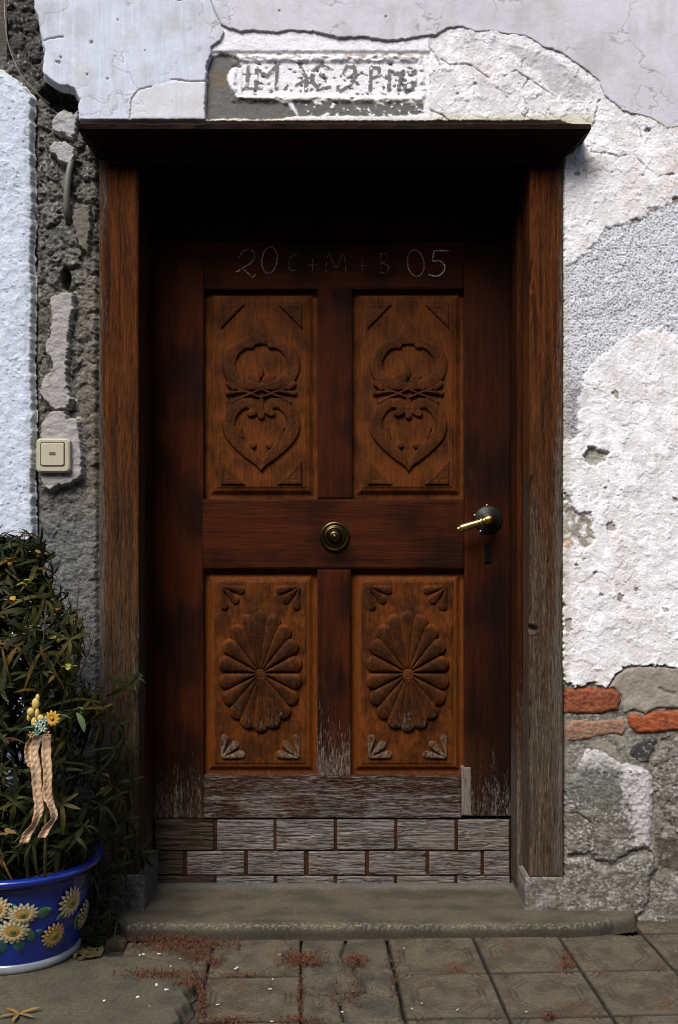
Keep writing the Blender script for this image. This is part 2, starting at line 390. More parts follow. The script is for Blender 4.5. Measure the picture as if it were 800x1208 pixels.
    fw = sstep(-.35, .05, fbm(U/14, V/8, 3, 84)); fr = np.abs(psd([(276, 69), (496, 69), (500, 112), (496, 117), (276, 117)], U, V)+wob*.25)
    hp = hp+.005*sstep(4.5, .8, fr+fine*2)*fw
    inr = psd([(284, 72), (494, 72), (494, 114), (284, 114)], U, V)
    hp = hp-.003*sstep(0, 3, inr)
    cut = sstep(-.1, .3, strokes(LETTERS, U+wob*.12, V+wob*.12))*sstep(-8, 0, inr)
    hp = hp+cut*.0035
    patch = fbm(U/9, V/6, 3, 81)
    g1 = sstep(.0, .08, patch+.30*sstep(450, 480, U)*(V > 82)-.24)*sstep(0, 3, inr)      # peeled paint in the field
    g1 = np.maximum(g1, cut*sstep(-.25, -.1, patch+.1)*sstep(0, 2, inr))
    g2 = sstep(-1.5, 1.5, psd([(240, 70), (262, 64), (281, 66), (284, 78), (272, 82), (267, 92), (272, 104), (280, 116), (322, 118), (340, 124), (350, 136), (336, 140), (240, 141)], U, V)+wob*.4)
    g3 = sstep(-1.5, 1.5, psd([(345, 119), (500, 122), (500, 134), (470, 137), (352, 137)], U, V)+wob*.3)*sstep(-.25, -.05, patch+.12)
    gg = np.clip(np.maximum(np.maximum(g1*.95, g2), g3), 0, 1)
    hp = hp-gg*.0025-g2*.003
    brn = sstep(4, 1, np.abs(V-66.5)+wob*.4)*sstep(-.05, .2, fbm(U/9, V/4, 3, 83)+.1*sstep(380, 440, U)); base = mixc(base, (.28, .20, .09), brn*.8)
    rim3 = sstep(3, .5, np.abs(V-(118+.015*(U-380)))+wob*.3); base = mixc(base, (.66, .62, .46), rim3*.7)
    rim4 = sstep(4, 1, np.abs(V-142)); base = mixc(base, (.66, .62, .44), rim4*.8)
    cp = mixc(base, gsh, gg)
    br2 = sstep(16, 4, np.hypot((U-262)/1.2, V-92)+wob); cp = mixc(cp, (.16, .125, .08), br2*g2*.8)
    h = h*(1-pl)+hp*pl; c = mixc(c, cp, pl)
    h = h-.02*sstep(1.2, -1.2, edge)-.010*sstep(1.5, 5, psd(RC[1:], U, V))*(V < 170)
    return h, edge+1.5, c
US = arr((238, 660, 1), (660, 812, .9), (812, 1040, 2), (1040, 1430, 8)); VS = arr((12, 150, 1), (150, 830, 1))
def op(U, V):
    h, k, c = old_plaster(U, V)
    k = np.where((V > 150) & (U < 664), -1, k); return h, k, c
sheet('old_plaster', wall, M_plaster, US, VS, op)

def render_coat(U, V):
    wob = fbm(U/7, V/7, 4, 103)*3.2+perlin(U/2, V/2, 104)*.5
    sd = psd(RC[1:], U, V)+wob*np.where(V > 137, .15, .55)
    big = fbm(U/90, V/90, 3, 105); med = fbm(U/16, V/16, 4, 106)
    streak = fbm(U/2.2, V/60, 3, 107)
    left = sstep(275, 235, U+.3*V-10+wob)
    h = .0125+big*.003+med*.0006+left*streak*.0006
    c = mixc(const(U, (.56, .545, .60)), (.56, .605, .70), left)
    c = mixc(c, (.40, .39, .41), sstep(0, .5, fbm(U/60, V/50, 4, 108))*.5)
    c = mixc(c, (.55, .55, .62), sstep(0, .5, fbm(U/40, V/70, 4, 109))*.5*(1-left))
    c = mixc(c, (.40, .44, .55), left*sstep(-.1, .5, streak)*.35)
    c = mixc(c, (.62, .67, .80), left*sstep(.1, .6, fbm(U/5, V/90, 3, 110))*.5)
    hc = sstep(.016, .004, np.abs(fbm(U/75, V/60, 5, 131)))*sstep(.05, .3, fbm(U/90, V/90, 2, 132)+.15); h -= hc*.0009; c = mixc(c, (.20, .19, .18), hc*.5)
    c = mixc(c, (.34, .33, .33), sstep(.05, .5, fbm(U/18, V/70, 4, 133))*.28)
    c = mixc(c, (.44, .42, .38), sstep(.1, .5, fbm(U/35, V/35, 4, 134))*.35)
    # lighter skim at lower left with its own crack
    sk = psd([(154, 110), (170, 106), (205, 98), (243, 99), (243, 142), (152, 142)], U, V)+wob*.5
    c = mixc(c, (.62, .62, .66), sstep(-1, 3, sk)*.8); h += sstep(-1, 2, sk)*.001
    for P2 in ([(154, 142), (156, 118), (165, 108), (180, 104)], [(203, 96), (215, 97), (228, 99), (243, 98), (246, 88)], [(248, 0), (255, 18), (262, 32)],
               [(200, -2), (212, 3), (224, 0)], [(52, 50), (62, 48), (76, 45)]):
        d = lined(P2, U+wob*.4, V+wob*.4); f = sstep(1.2, .3, d); h -= f*.004; c = mixc(c, (.14, .12, .10), f*.6)
    for (a, b, r) in ((109, 52, 2.5), (71, 76, 2.5), (73, 70, 1.8), (68, 75, 1.5), (83, 110, 2), (104, 90, 1.6), (128, 95, 1.5), (330, 15, 1.5), (455, 22, 1.5), (172, 62, 1.2), (140, 26, 1.3)):
        f = sstep(1.1, .6, np.hypot(U-a, V-b)/r); h -= f*.003; c = mixc(c, (.10, .09, .08), f*.7)
    dirt = sstep(6, 1, sd)*sstep(-.1, .3, fbm(U/10, V/10, 3, 111)); c = mixc(c, (.62, .58, .42), dirt*.5*(V > 120))
    
    # overhang thins out towards the right where the coats meet
    kk = sstep(480, 560, U); th = .0145-kk*.0045
    h = h-(.0145-th)*sstep(50, 0, sd)-th*sstep(1.0, -.5, sd)-.02*sstep(-.3, -2.0, sd)
    return h, sd+2, c
sheet('render_coat', wall, M_smooth, arr((-10, 34, 12), (34, 812, 1), (812, 1040, 2), (1040, 1430, 8)), arr((-520, -120, 8), (-120, -12, 3), (-12, 162, 1)), render_coat)

def lerpstones(U, V, cell, seed):
    """cellular rubble pattern: returns distance-to-border-ish and id"""
    gu = U/cell; gv = V/cell; d1 = np.full(U.shape, 9.); d2 = d1.copy(); idd = np.zeros(U.shape)
    iu = np.floor(gu).astype(int); iv = np.floor(gv).astype(int)
    for a in (-1, 0, 1):
        for b in (-1, 0, 1):
            hx = hsh(iu+a, iv+b, seed)/4294967296.; hy = hsh(iu+a, iv+b, seed+9)/4294967296.
            d = np.hypot(gu-(iu+a+hx), gv-(iv+b+hy))
            nd2 = np.where(d < d1, d1, np.minimum(d2, d)); idd = np.where(d < d1, hx*7+hy*3, idd); d1 = np.minimum(d1, d); d2 = nd2
    return d2-d1, idd % 1
def left_core(U, V):
    wob = fbm(U/9, V/9, 4, 203)*6
    b, i = lerpstones(U+wob, V*.9+wob, 24, 205); b2, i2 = lerpstones(U+wob*.5, V, 7, 206)
    rough = sstep(640, 250, V)
    h = -.014+sstep(0, .35, b)*(.003+.007*rough)*(.5+i)+sstep(0, .5, b2)*.003*(.3+.7*rough)+fbm(U/10, V/10, 4, 207)*.005+fbm(U/3, V/3, 3, 208)*.003
    # cavity at the top left
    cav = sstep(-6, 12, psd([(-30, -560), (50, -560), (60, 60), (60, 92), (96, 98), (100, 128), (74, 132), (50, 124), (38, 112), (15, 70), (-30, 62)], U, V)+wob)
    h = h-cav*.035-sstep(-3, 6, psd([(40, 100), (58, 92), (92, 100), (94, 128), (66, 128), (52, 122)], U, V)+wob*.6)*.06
    h = h-sstep(1.2, .6, np.hypot((U-77+wob*.2)/6, (V-328)/13))*.05                    # hole
    gap = sstep(110, 116, U+wob*.15); h = h-gap*.015
    h = h-sstep(3, 0, np.abs(V-485+wob*.6))*sstep(45, 60, U)*sstep(95, 85, U)*.01
    h = h-sstep(46, 39, U+wob*.2)*.016
    c = mixc(const(U, (.125, .118, .10)), (.21, .20, .18), i*.5)
    c = mixc(c, (.30, .30, .29), sstep(.05, .4, fbm(U/4, V/4, 4, 211))*.8)
    c = mixc(c, (.040, .037, .033), sstep(.0, -.35, fbm(U/9, V/9, 4, 212))*.8)
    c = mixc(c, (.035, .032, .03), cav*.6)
    beige = sstep(85, 100, U+wob)*sstep(240, 300, V); c = mixc(c, (.20, .175, .135), beige*.6)
    lo = sstep(560, 640, V); c = mixc(c, (.14, .15, .155), lo*.6)
    wsp = sstep(.25, .42, fbm(U/6, V/9, 3, 213))*sstep(300, 240, V)*sstep(150, 200, V)*sstep(72, 62, U); c = mixc(c, (.36, .36, .38), wsp)
    wsp = sstep(.28, .45, fbm(U/4, V/7, 3, 214))*sstep(54, 46, U); c = mixc(c, (.34, .34, .36), wsp*.8)
    return h, np.ones(U.shape), c
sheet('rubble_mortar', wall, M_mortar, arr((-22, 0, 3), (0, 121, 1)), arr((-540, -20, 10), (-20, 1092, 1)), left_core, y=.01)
# white filler patches on the rubble
def filler(name, P, thick, colr, amp=3.0, seed=0, warm=0.3, lift=-.002, gap=None):
    us = np.arange(min(p[0] for p in P)-5, max(p[0] for p in P)+6, .8); vs = np.arange(min(p[1] for p in P)-5, max(p[1] for p in P)+6, .8)
    def fn(U, V):
        wob = fbm(U/6, V/6, 4, 303+seed)*amp*1.8+perlin(U/2, V/2, 304+seed)*.6
        sd = psd(P, U, V)+wob
        h = lift+thick+fbm(U/12, V/9, 4, 305+seed)*.0035+fbm(U/3, V/3, 2, 306+seed)*.0008
        h = h-(thick+.02)*sstep(2.4, -1.2, sd)
        c = mixc(const(U, colr), (.22, .19, .15), sstep(.1, .5, fbm(U/9, V/9, 3, 307+seed))*.6)
        c = mixc(c, (.40, .36, .20), sstep(2.5, 0, sd)*warm)
        if gap is not None:
            f = gap(U, V, wob); h -= f*.008; c = mixc(c, (.06, .055, .05), f*.85)
        return h, sd+1.5, c
    return sheet(name, wall, M_plaster, us, vs, fn)
FW = (.33, .31, .30)
filler('filler_patch', [(60, 148), (68, 132), (76, 129), (84, 134), (93, 131), (92, 150), (87, 166), (78, 162), (70, 158), (62, 156)], .010, (.36, .35, .36), 2, 1)
filler('filler_patch', [(58, 172), (66, 166), (80, 167), (88, 174), (90, 186), (84, 195), (74, 194), (66, 186), (58, 182)], .010, (.36, .35, .36), 2, 2)
filler('filler_patch', [(57, 352), (70, 345), (86, 344), (88, 360), (84, 380), (82, 400), (80, 430), (80, 460), (86, 472), (80, 482), (66, 486), (52, 474), (46, 462), (50, 446), (62, 432), (56, 418), (51, 412), (58, 398), (60, 372)], .008, FW, 2.2, 3)
filler('filler_patch', [(48, 500), (60, 484), (76, 483), (80, 494), (92, 492), (94, 508), (97, 530), (98, 556), (95, 564), (84, 571), (70, 574), (58, 580), (49, 574), (46, 556)], .007, FW, 1.6, 4)
filler('filler_patch', [(86, 246), (106, 240), (108, 270), (104, 300), (92, 290), (84, 262)], .006, (.13, .115, .095), 2.2, 6)

# neighbour's wall
nb = thing('neighbour_wall', (-1.2, 0, 0), 'thick bluish white plastered wall at the far left edge, beside the crumbling joint', 'wall')
NBP = [(-720, -560), (-40, -560), (-40, 40), (-20, 72), (0, 82), (12, 90), (22, 97), (30, 105), (38, 116), (37, 160), (39, 240), (37, 300), (39, 360), (37, 430), (40, 500), (38, 560), (40, 640), (39, 800), (40, 1120), (-720, 1120)]
def neigh(U, V):
    wob = fbm(U/9, V/9, 4, 403)*4
    sd = psd(NBP, U, V)+wob*.7
    med = fbm(U/14, V/14, 4, 405); fine = fbm(U/4.5, V/4.5, 3, 406)
    h = .012+med*.003+fine*.0011+fbm(U/40, V/60, 2, 409)*.004
    rid = sstep(.05, 0, np.abs(fbm(U/22, V/22, 3, 407)))*sstep(0, .3, fbm(U/30, V/30, 2, 408)); h += rid*.0025
    c = mixc(const(U, (.52, .58, .69)), (.62, .67, .75), sstep(0, .4, med))
    pk = sstep(.42, .6, fbm(U/4, V/4, 2, 411)); h -= pk*.003; c = mixc(c, (.20, .21, .22), pk*.5)
    c = mixc(c, (.52, .52, .40), sstep(5, 1, sd)*.5)
    h = h-.004*sstep(9, 1, sd)-.024*sstep(2, -2, sd)
    return h, sd+2, c
sheet('plaster_coat', nb, M_plaster, arr((-720, -200, 8), (-200, -12, 2.5), (-12, 46, 1)), arr((-560, -120, 8), (-120, -12, 3), (-12, 1112, 1)), neigh)
# masonry mass behind the coats (also fills round the doorway)
def bx(x0, x1, y0, y1, z0, z1):
    V = [(x0, y0, z0), (x1, y0, z0), (x1, y1, z0), (x0, y1, z0), (x0, y0, z1), (x1, y0, z1), (x1, y1, z1), (x0, y1, z1)]
    return V, [(0, 3, 2, 1), (4, 5, 6, 7), (0, 1, 5, 4), (1, 2, 6, 5), (2, 3, 7, 6), (3, 0, 4, 7)]
for b in ((-2.8, -1.0, .06, .6, -.2, 4.0),): part('masonry', *bx(*b), M_mortar, nb, (.1, .09, .08), False)
for b in ((-1.0, -.72, .13, .6, -.2, 4.0), (.668, 2.57, .045, .6, -.2, 4.0), (-.72, .668, .03, .6, 2.30, 4.0), (-.72, .668, .32, .6, -.2, 2.30)):  # last block is added behind the door leaf to stop light leaking through
    part('masonry', *bx(*b), M_mortar, wall, (.07, .063, .055), False)

# lower right masonry
def core_right(U, V):
    wob = fbm(U/9, V/9, 4, 503)*6
    h = -.0035+fbm(U/16, V/12, 4, 504)*.006+fbm(U/4, V/4, 3, 505)*.002
    gapx = sstep(669, 664, U); h -= gapx*.03
    c = mixc(const(U, (.27, .25, .21)), (.15, .135, .11), sstep(-.1, .4, fbm(U/18, V/18, 4, 506)))
    c = mixc(c, (.07, .055, .04), sstep(0, 6, psd([(768, 985), (815, 985), (815, 1034), (775, 1026)], U, V)+wob*.5)*.8)
    c = mixc(c, (.36, .35, .34), sstep(.22, .4, fbm(U/6, V/6, 4, 507))*.7)
    return h, np.ones(U.shape), c
sheet('bedding_mortar', wall, M_mortar, arr((655, 812, 1), (812, 1040, 2), (1040, 1430, 8)), arr((760, 1096, 1)), core_right)
def lump(name, P, thick, lift, mat, cfn, seed, amp=2.0, rnd=6, rough=.002, res=.9, hx=None):
    us = np.arange(min(p[0] for p in P)-5, max(p[0] for p in P)+6, res); vs = np.arange(min(p[1] for p in P)-5, max(p[1] for p in P)+6, res)
    def fn(U, V):
        wob = fbm(U/7, V/7, 4, seed)*amp*1.8
        sd = psd(P, U, V)+wob
        h = lift+thick*(1-np.clip(1-sd/rnd, 0, 1)**2)+fbm(U/14, V/14, 4, seed+1)*rough*2+fbm(U/4, V/4, 3, seed+2)*rough
        h = h-.03*sstep(.5, -2.2, sd)
        c = cfn(U, V, sd)
        if hx is not None:
            f = hx(U, V, wob); h = h-f*.006; c = mixc(c, (.05, .045, .035), f*.7)
        return h, sd+2, c
    return sheet(name, wall, mat, us, vs, fn)
def brickc(base, dirt, s):
    def f(U, V, sd):
        c = mixc(const(U, base), dirt, sstep(.0, .5, fbm(U/10, V/6, 4, s)))
        return mixc(c, (.10, .05, .03), sstep(0, -.5, fbm(U/14, V/5, 3, s+3))*.6)
    return f
def bricklet(P, base, dirt, s, lift=-.004, label=None):
    o = lump('brick', P, .010, lift, M_brick, brickc(base, dirt, s), s, 1.0, 5, .0018)
    if label: o['label'] = label
bricklet([(667, 812), (700, 811), (722, 812), (732, 818), (733, 828), (730, 838), (710, 842), (690, 843), (667, 841)], (.27, .075, .032), (.16, .045, .022), 601)
bricklet([(740, 844), (748, 841), (758, 845), (775, 838), (800, 838), (815, 840), (815, 860), (795, 862), (770, 865), (752, 867), (742, 858)], (.33, .08, .028), (.20, .05, .02), 611)
bricklet([(667, 850), (690, 849), (738, 848), (741, 858), (736, 868), (715, 868), (700, 872), (682, 876), (667, 876)], (.30, .165, .11), (.24, .19, .14), 621, -.008, 'pale washed out brick')
bricklet([(822, 815), (880, 813), (884, 836), (822, 838)], (.34, .085, .028), (.20, .05, .02), 631)
bricklet([(822, 848), (870, 846), (872, 870), (822, 872)], (.30, .10, .05), (.20, .09, .05), 641)
def mp_c(U, V, sd): return mixc(const(U, (.23, .205, .165)), (.30, .275, .23), sstep(-.2, .4, fbm(U/22, V/22, 4, 651)))
lump('mortar_patch', [(718, 812), (726, 798), (738, 789), (756, 786), (815, 788), (815, 836), (775, 836), (762, 842), (748, 838), (736, 842), (734, 822), (724, 812)], .005, -.002, M_smooth, mp_c, 652, 1.0, 4, .0012,
     hx=lambda U, V, w: .5*sstep(3.5, .4, lined([(778, 812), (784, 816), (796, 818)], U+w, V+w*.8)))
lump('mortar_patch', [(672, 882), (682, 876), (700, 873), (716, 868), (732, 866), (742, 872), (738, 884), (728, 893), (708, 886), (690, 882), (676, 890)], .005, -.008, M_smooth, mp_c, 661, 1.0, 4, .0012)
def st_c(top, seed, lightband=True):
    def f(U, V, sd):
        c = mixc(const(U, (.135, .125, .098)), (.24, .225, .19), sstep(-.2, .4, fbm(U/16, V/9, 4, seed)))
        c = mixc(c, (.40, .385, .37), sstep(.12, .34, fbm(U/4, V/3.4, 4, seed+3)+.35*sstep(-.3, .3, fbm(U/26, V/18, 3, seed+8))-.18)*.8)
        if top:
            wl = sstep(940, 890, V+fbm(U/9, V/9, 4, seed+5)*30)
            c = mixc(c, (.55, .53, .52), wl*.75)
            dg = sstep(10, -6, np.abs(V-925-.1*(U-700))+fbm(U/12, V/5, 4, seed+6)*18-18)*sstep(740, 725, U+fbm(U/6, V/6, 3, seed+7)*12)
            c = mixc(c, (.13, .135, .12), dg*.7)
            db = sstep(6, 1, psd([(735, 905), (772, 905), (772, 1000), (752, 990), (742, 950)], U, V)*-1+fbm(U/9, V/9, 4, seed+9)*16)
            c = mixc(c, (.55, .53, .53), db*.8)
            c = mixc(c, (.035, .033, .03), sstep(.12, .3, fbm(U/5, V/3, 3, seed+10))*sstep(4, 1, np.abs(V-911)))
        return c
    return f
lump('stone', [(667, 920), (676, 912), (684, 896), (692, 884), (702, 882), (716, 888), (730, 898), (748, 902), (770, 910), (772, 950), (769, 990), (772, 1006), (758, 1002), (746, 1006), (738, 1012), (722, 1020), (706, 1016), (694, 1008), (667, 1010)], .014, -.006, M_stone, st_c(True, 701), 702, 1.5, 8, .003,
     hx=lambda U, V, w: sstep(1.5, .4, lined([(667, 960), (680, 958), (700, 972)], U+w*.5, V+w*.5))*.6)
lump('stone', [(667, 1012), (694, 1011), (706, 1019), (722, 1023), (738, 1015), (748, 1008), (760, 1006), (774, 1008), (777, 1024), (768, 1034), (768, 1060), (760, 1076), (740, 1088), (700, 1096), (655, 1096), (655, 1040), (667, 1036)], .012, -.004, M_stone, st_c(False, 711), 712, 1.2, 7, .003)
lump('stone', [(767, 896), (774, 886), (784, 876), (800, 868), (830, 866), (842, 900), (838, 980), (812, 988), (798, 984), (788, 968), (778, 950), (770, 930)], .014, -.006, M_stone, st_c(False, 721), 722, 1.6, 8, .004)
lump('stone', [(771, 962), (780, 964), (784, 976), (780, 986), (771, 986)], .010, -.006, M_stone, st_c(False, 731), 732, 1, 5, .002)
lump('stone', [(744, 880), (758, 872), (790, 866), (796, 868), (776, 880), (766, 900), (752, 900), (742, 892)], .008, -.008, M_stone, lambda U, V, sd: mixc(const(U, (.05, .05, .048)), (.22, .22, .22), sstep(.1, .4, fbm(U/6, V/6, 4, 741))), 742, 1, 5, .003)
lump('stone', [(772, 1036), (782, 1028), (800, 1034), (840, 1030), (845, 1092), (768, 1092), (772, 1062)], .012, -.005, M_stone, st_c(False, 751), 752, 1.6, 7, .003)
for k in range(14):
    a = 850+(k % 7)*82; b = 880+(k//7)*105
    lump('stone', [(a, b), (a+70, b-4), (a+76, b+50), (a+72, b+95), (a+4, b+98), (a-2, b+40)], .012, -.006, M_stone, st_c(False, 761+k), 780+k*5, 3, 10, .003, res=3)

# ------------------------------------------------------------------ DOOR FRAME
frame = thing('door_frame', (0, .06, .03), 'weathered brown timber door frame with a moulded cornice across its top', 'door frame')
RED = np.array(s2l(132, 72, 34)); DRK = np.array(s2l(50, 22, 13)); GREY = np.array(s2l(112, 104, 96)); GBR = np.array(s2l(104, 84, 66))
def wearcol(paint, wear):
    paint = paint*np.array([.275, .275, .205])
    return np.concatenate([paint, np.clip(wear, 0, 1)[..., None]], -1)
def jamb_fn(side):
    x0, x1 = (-.7075, -.5915) if side < 0 else (.5625, .6615)
    def col(X, Z):
        g = fbm(X*55, Z*2.2, 4, 801+side); lo = sstep(1.9, .35, Z)
        p = mixc(const(X, RED), DRK, sstep(-.2, .45, g)*.8)
        p = mixc(p, GBR, lo*.85)
        edge = (X-x0) if side < 0 else (x1-X)
        e = sstep(.034, .006, edge+fbm(X*30, Z*4, 3, 811)*.016)
        wear = .24+.26*lo+.34*e+.22*g
        if side > 0: wear = wear+.04+.08*sstep(1.5, 1.1, Z)
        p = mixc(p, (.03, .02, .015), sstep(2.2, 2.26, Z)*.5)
        return wearcol(p*1.25, wear*.9)
    def hf(X, Z):
        g = fbm(X*140, Z*3.0, 4, 821+side); h = g*.0012*(1+1.5*sstep(1.6, .5, Z))
        cr = sstep(.07, 0, np.abs(fbm(X*55+.25*np.sin(Z*5), Z*2.2, 3, 831+side)))*sstep(-.1, .3, fbm(X*20, Z*1.3, 2, 841)); h = h-cr*.0048*sstep(2.2, .9, Z)
        if side > 0:   # knot hole
            kx, kz = wx(627), wz(742); q = np.hypot((X-kx)/.014, (Z-kz)/.012)+fbm(X*90, Z*90, 3, 843)*.5
            h = h-.022*sstep(1.1, .6, q)+.003*sstep(.7, 0, np.abs(q-1.5))
            h = h-.012*sstep(.006, 0, np.abs(X-(x0+.002)-.01*np.abs(perlin(X*0, Z*8, 845))))*sstep(.1, .3, perlin(Z*6, Z*0, 846))
        return h
    return x0, x1, col, hf
for s in (-1, 1):
    x0, x1, cf, hf = jamb_fn(s)
    zb = .1275 if s > 0 else .135
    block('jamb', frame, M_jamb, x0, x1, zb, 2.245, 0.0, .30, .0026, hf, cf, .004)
# rebate strips behind the jambs
def flatcol(c, wear=.1, zlo=None, s=0):
    c = np.array(c)
    def f(X, Z):
        g = fbm(X*60, Z*3, 4, 851+s); w0 = wear+.12*g
        if zlo: w0 = w0+.5*sstep(zlo[0], zlo[1], Z)
        return wearcol(mixc(const(X, c), c*.4, sstep(-.2, .5, g)*.7), w0)
    return f
ORG = np.array(s2l(112, 56, 20))
block('stop', frame, M_jamb, .545, .5650, .06, 2.12, .105, .31, .004, None, flatcol(ORG*.9, .08, (1.2, .3)), .005)
block('stop', frame, M_jamb, -.606, -.5905, .06, 2.12, .09, .31, .004, None, flatcol(RED*.55, .05, (.9, .2), 3), .003)
# lining of the head and the dark transom board behind it
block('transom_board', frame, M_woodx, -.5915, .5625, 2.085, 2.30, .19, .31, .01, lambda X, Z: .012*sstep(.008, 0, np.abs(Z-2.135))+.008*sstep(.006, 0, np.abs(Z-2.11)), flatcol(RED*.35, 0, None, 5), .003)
# cornice with mitred returns
prof = [(.020, 2.224), (.022, 2.236), (.034, 2.240), (.036, 2.248), (.048, 2.254), (.064, 2.262), (.076, 2.272), (.084, 2.282), (.096, 2.286), (.102, 2.291), (.103, 2.305), (.099, 2.3095), (-.02, 2.312)]
prof = [(-.3, 2.224)]+prof
VC = []; n = 240
for (o, z) in prof:
    xl, xr = -.658-max(o, 0)*.85, .628+max(o, 0)*.88
    for k in range(n+1):
        x = xl+(xr-xl)*k/n; nz = float(perlin(x*18, z*40, 861))*.0025*(o > .05)+float(perlin(x*70, z*60, 862))*.001*(o > .05)
        dip = .004*max(0, float(perlin(x*25, .5, 864)))*(z > 2.3)
        VC.append((x, -o+nz, z-dip+nz*.5))
    for xe in (xl, xr): pass
m = n+1; FCc = []
for i in range(len(prof)-1):
    for k in range(n): FCc.append((i*m+k, i*m+k+1, (i+1)*m+k+1, (i+1)*m+k))
b0 = len(VC)
for (o, z) in prof:
    xl, xr = -.658-max(o, 0)*.85, .628+max(o, 0)*.88
    VC += [(xl, .04, z), (xr, .04, z)]
for i in range(len(prof)-1):
    FCc.append((b0+2*i, i*m, (i+1)*m, b0+2*(i+1))); FCc.append((i*m+n, b0+2*i+1, b0+2*(i+1)+1, (i+1)*m+n))
A = np.array(VC); g_ = fbm(A[:, 0]*6, A[:, 2]*120, 3, 863)
ccol = np.hstack([mixc(np.ones((len(A), 1))*(DRK*.30), np.array(s2l(40, 24, 16)), sstep(-.2, .5, g_)*sstep(2.25, 2.29, A[:, 2])), (.02+.30*sstep(2.288, 2.31, A[:, 2])+.15*g_)[:, None]])
part('cornice', VC, FCc, M_woodx, frame, ccol, False)
frame_threshold = None

# ------------------------------------------------------------------ DOOR LEAF
YD = .21
door = thing('wooden_door', (wx(391, YD), YD, wz(1046, YD)), 'dark brown panelled wooden door with carved hearts and rosettes, weathered grey at the bottom', 'door')
def X_(u): return wx(u, YD)
def Z_(v): return wz(v, YD)
STI = np.array(s2l(112, 50, 22)); STD = np.array(s2l(62, 28, 15)); PAN = np.array(s2l(164, 88, 34)); PAD = np.array(s2l(80, 44, 20))
def leafcol(seed, horiz=False, add=0., dark=0.):
    def f(X, Z):
        g = fbm(X*(4 if horiz else 40), Z*(40 if horiz else 2.5), 4, seed); b = fbm(X*5, Z*4, 4, seed+1)
        p = mixc(const(X, STI*(1-dark)), STD*(1-dark), sstep(-.3, .4, b+.3*g))
        top = sstep(1.55, 2.0, Z); p = p*(1-.2*top[..., None])  # lintel shade painted in: leaf colour darkens towards the top
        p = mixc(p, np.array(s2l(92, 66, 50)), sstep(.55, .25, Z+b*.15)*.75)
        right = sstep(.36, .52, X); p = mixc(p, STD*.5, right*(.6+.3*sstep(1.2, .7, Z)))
        wear = .03+.40*sstep(.80, .20, Z+b*.2)+.12*g+.22*b+add
        return wearcol(p, wear)
    return f
def leafh(seed, horiz=False, rough=1.0):
    def f(X, Z):
        g = fbm(X*(5 if horiz else 120), Z*(120 if horiz else 4), 4, seed+5)
        cr = sstep(.09, 0, np.abs(fbm(X*(2.5 if horiz else 50), Z*(50 if horiz else 2), 3, seed+6)))
        lo = sstep(.9, .2, Z)
        return g*.0006*(1+2*lo)*rough-cr*.0022*lo*rough
    return f
ya = YD
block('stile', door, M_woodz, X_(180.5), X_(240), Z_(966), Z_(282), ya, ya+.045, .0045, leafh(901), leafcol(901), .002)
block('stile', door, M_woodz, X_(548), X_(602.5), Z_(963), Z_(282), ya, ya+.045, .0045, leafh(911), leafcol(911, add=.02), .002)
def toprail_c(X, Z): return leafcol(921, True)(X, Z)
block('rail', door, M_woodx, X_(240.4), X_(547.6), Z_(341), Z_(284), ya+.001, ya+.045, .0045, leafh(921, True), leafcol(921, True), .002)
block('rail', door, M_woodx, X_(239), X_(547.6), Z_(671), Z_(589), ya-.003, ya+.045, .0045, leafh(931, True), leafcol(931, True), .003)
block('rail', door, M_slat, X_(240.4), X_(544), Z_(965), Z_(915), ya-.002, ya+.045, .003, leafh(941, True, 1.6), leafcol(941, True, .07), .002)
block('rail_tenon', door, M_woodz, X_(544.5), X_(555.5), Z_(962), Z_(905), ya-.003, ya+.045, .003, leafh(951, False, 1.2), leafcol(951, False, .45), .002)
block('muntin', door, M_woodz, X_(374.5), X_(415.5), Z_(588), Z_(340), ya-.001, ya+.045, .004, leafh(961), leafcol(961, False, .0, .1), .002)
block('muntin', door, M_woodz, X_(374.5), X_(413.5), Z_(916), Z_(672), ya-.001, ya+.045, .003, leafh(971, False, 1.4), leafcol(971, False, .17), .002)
block('head_moulding', door, M_woodx, X_(222), X_(585), Z_(283), Z_(274), ya-.012, ya+.04, .008, None, flatcol(STI*.4, 0, None, 9), .003)

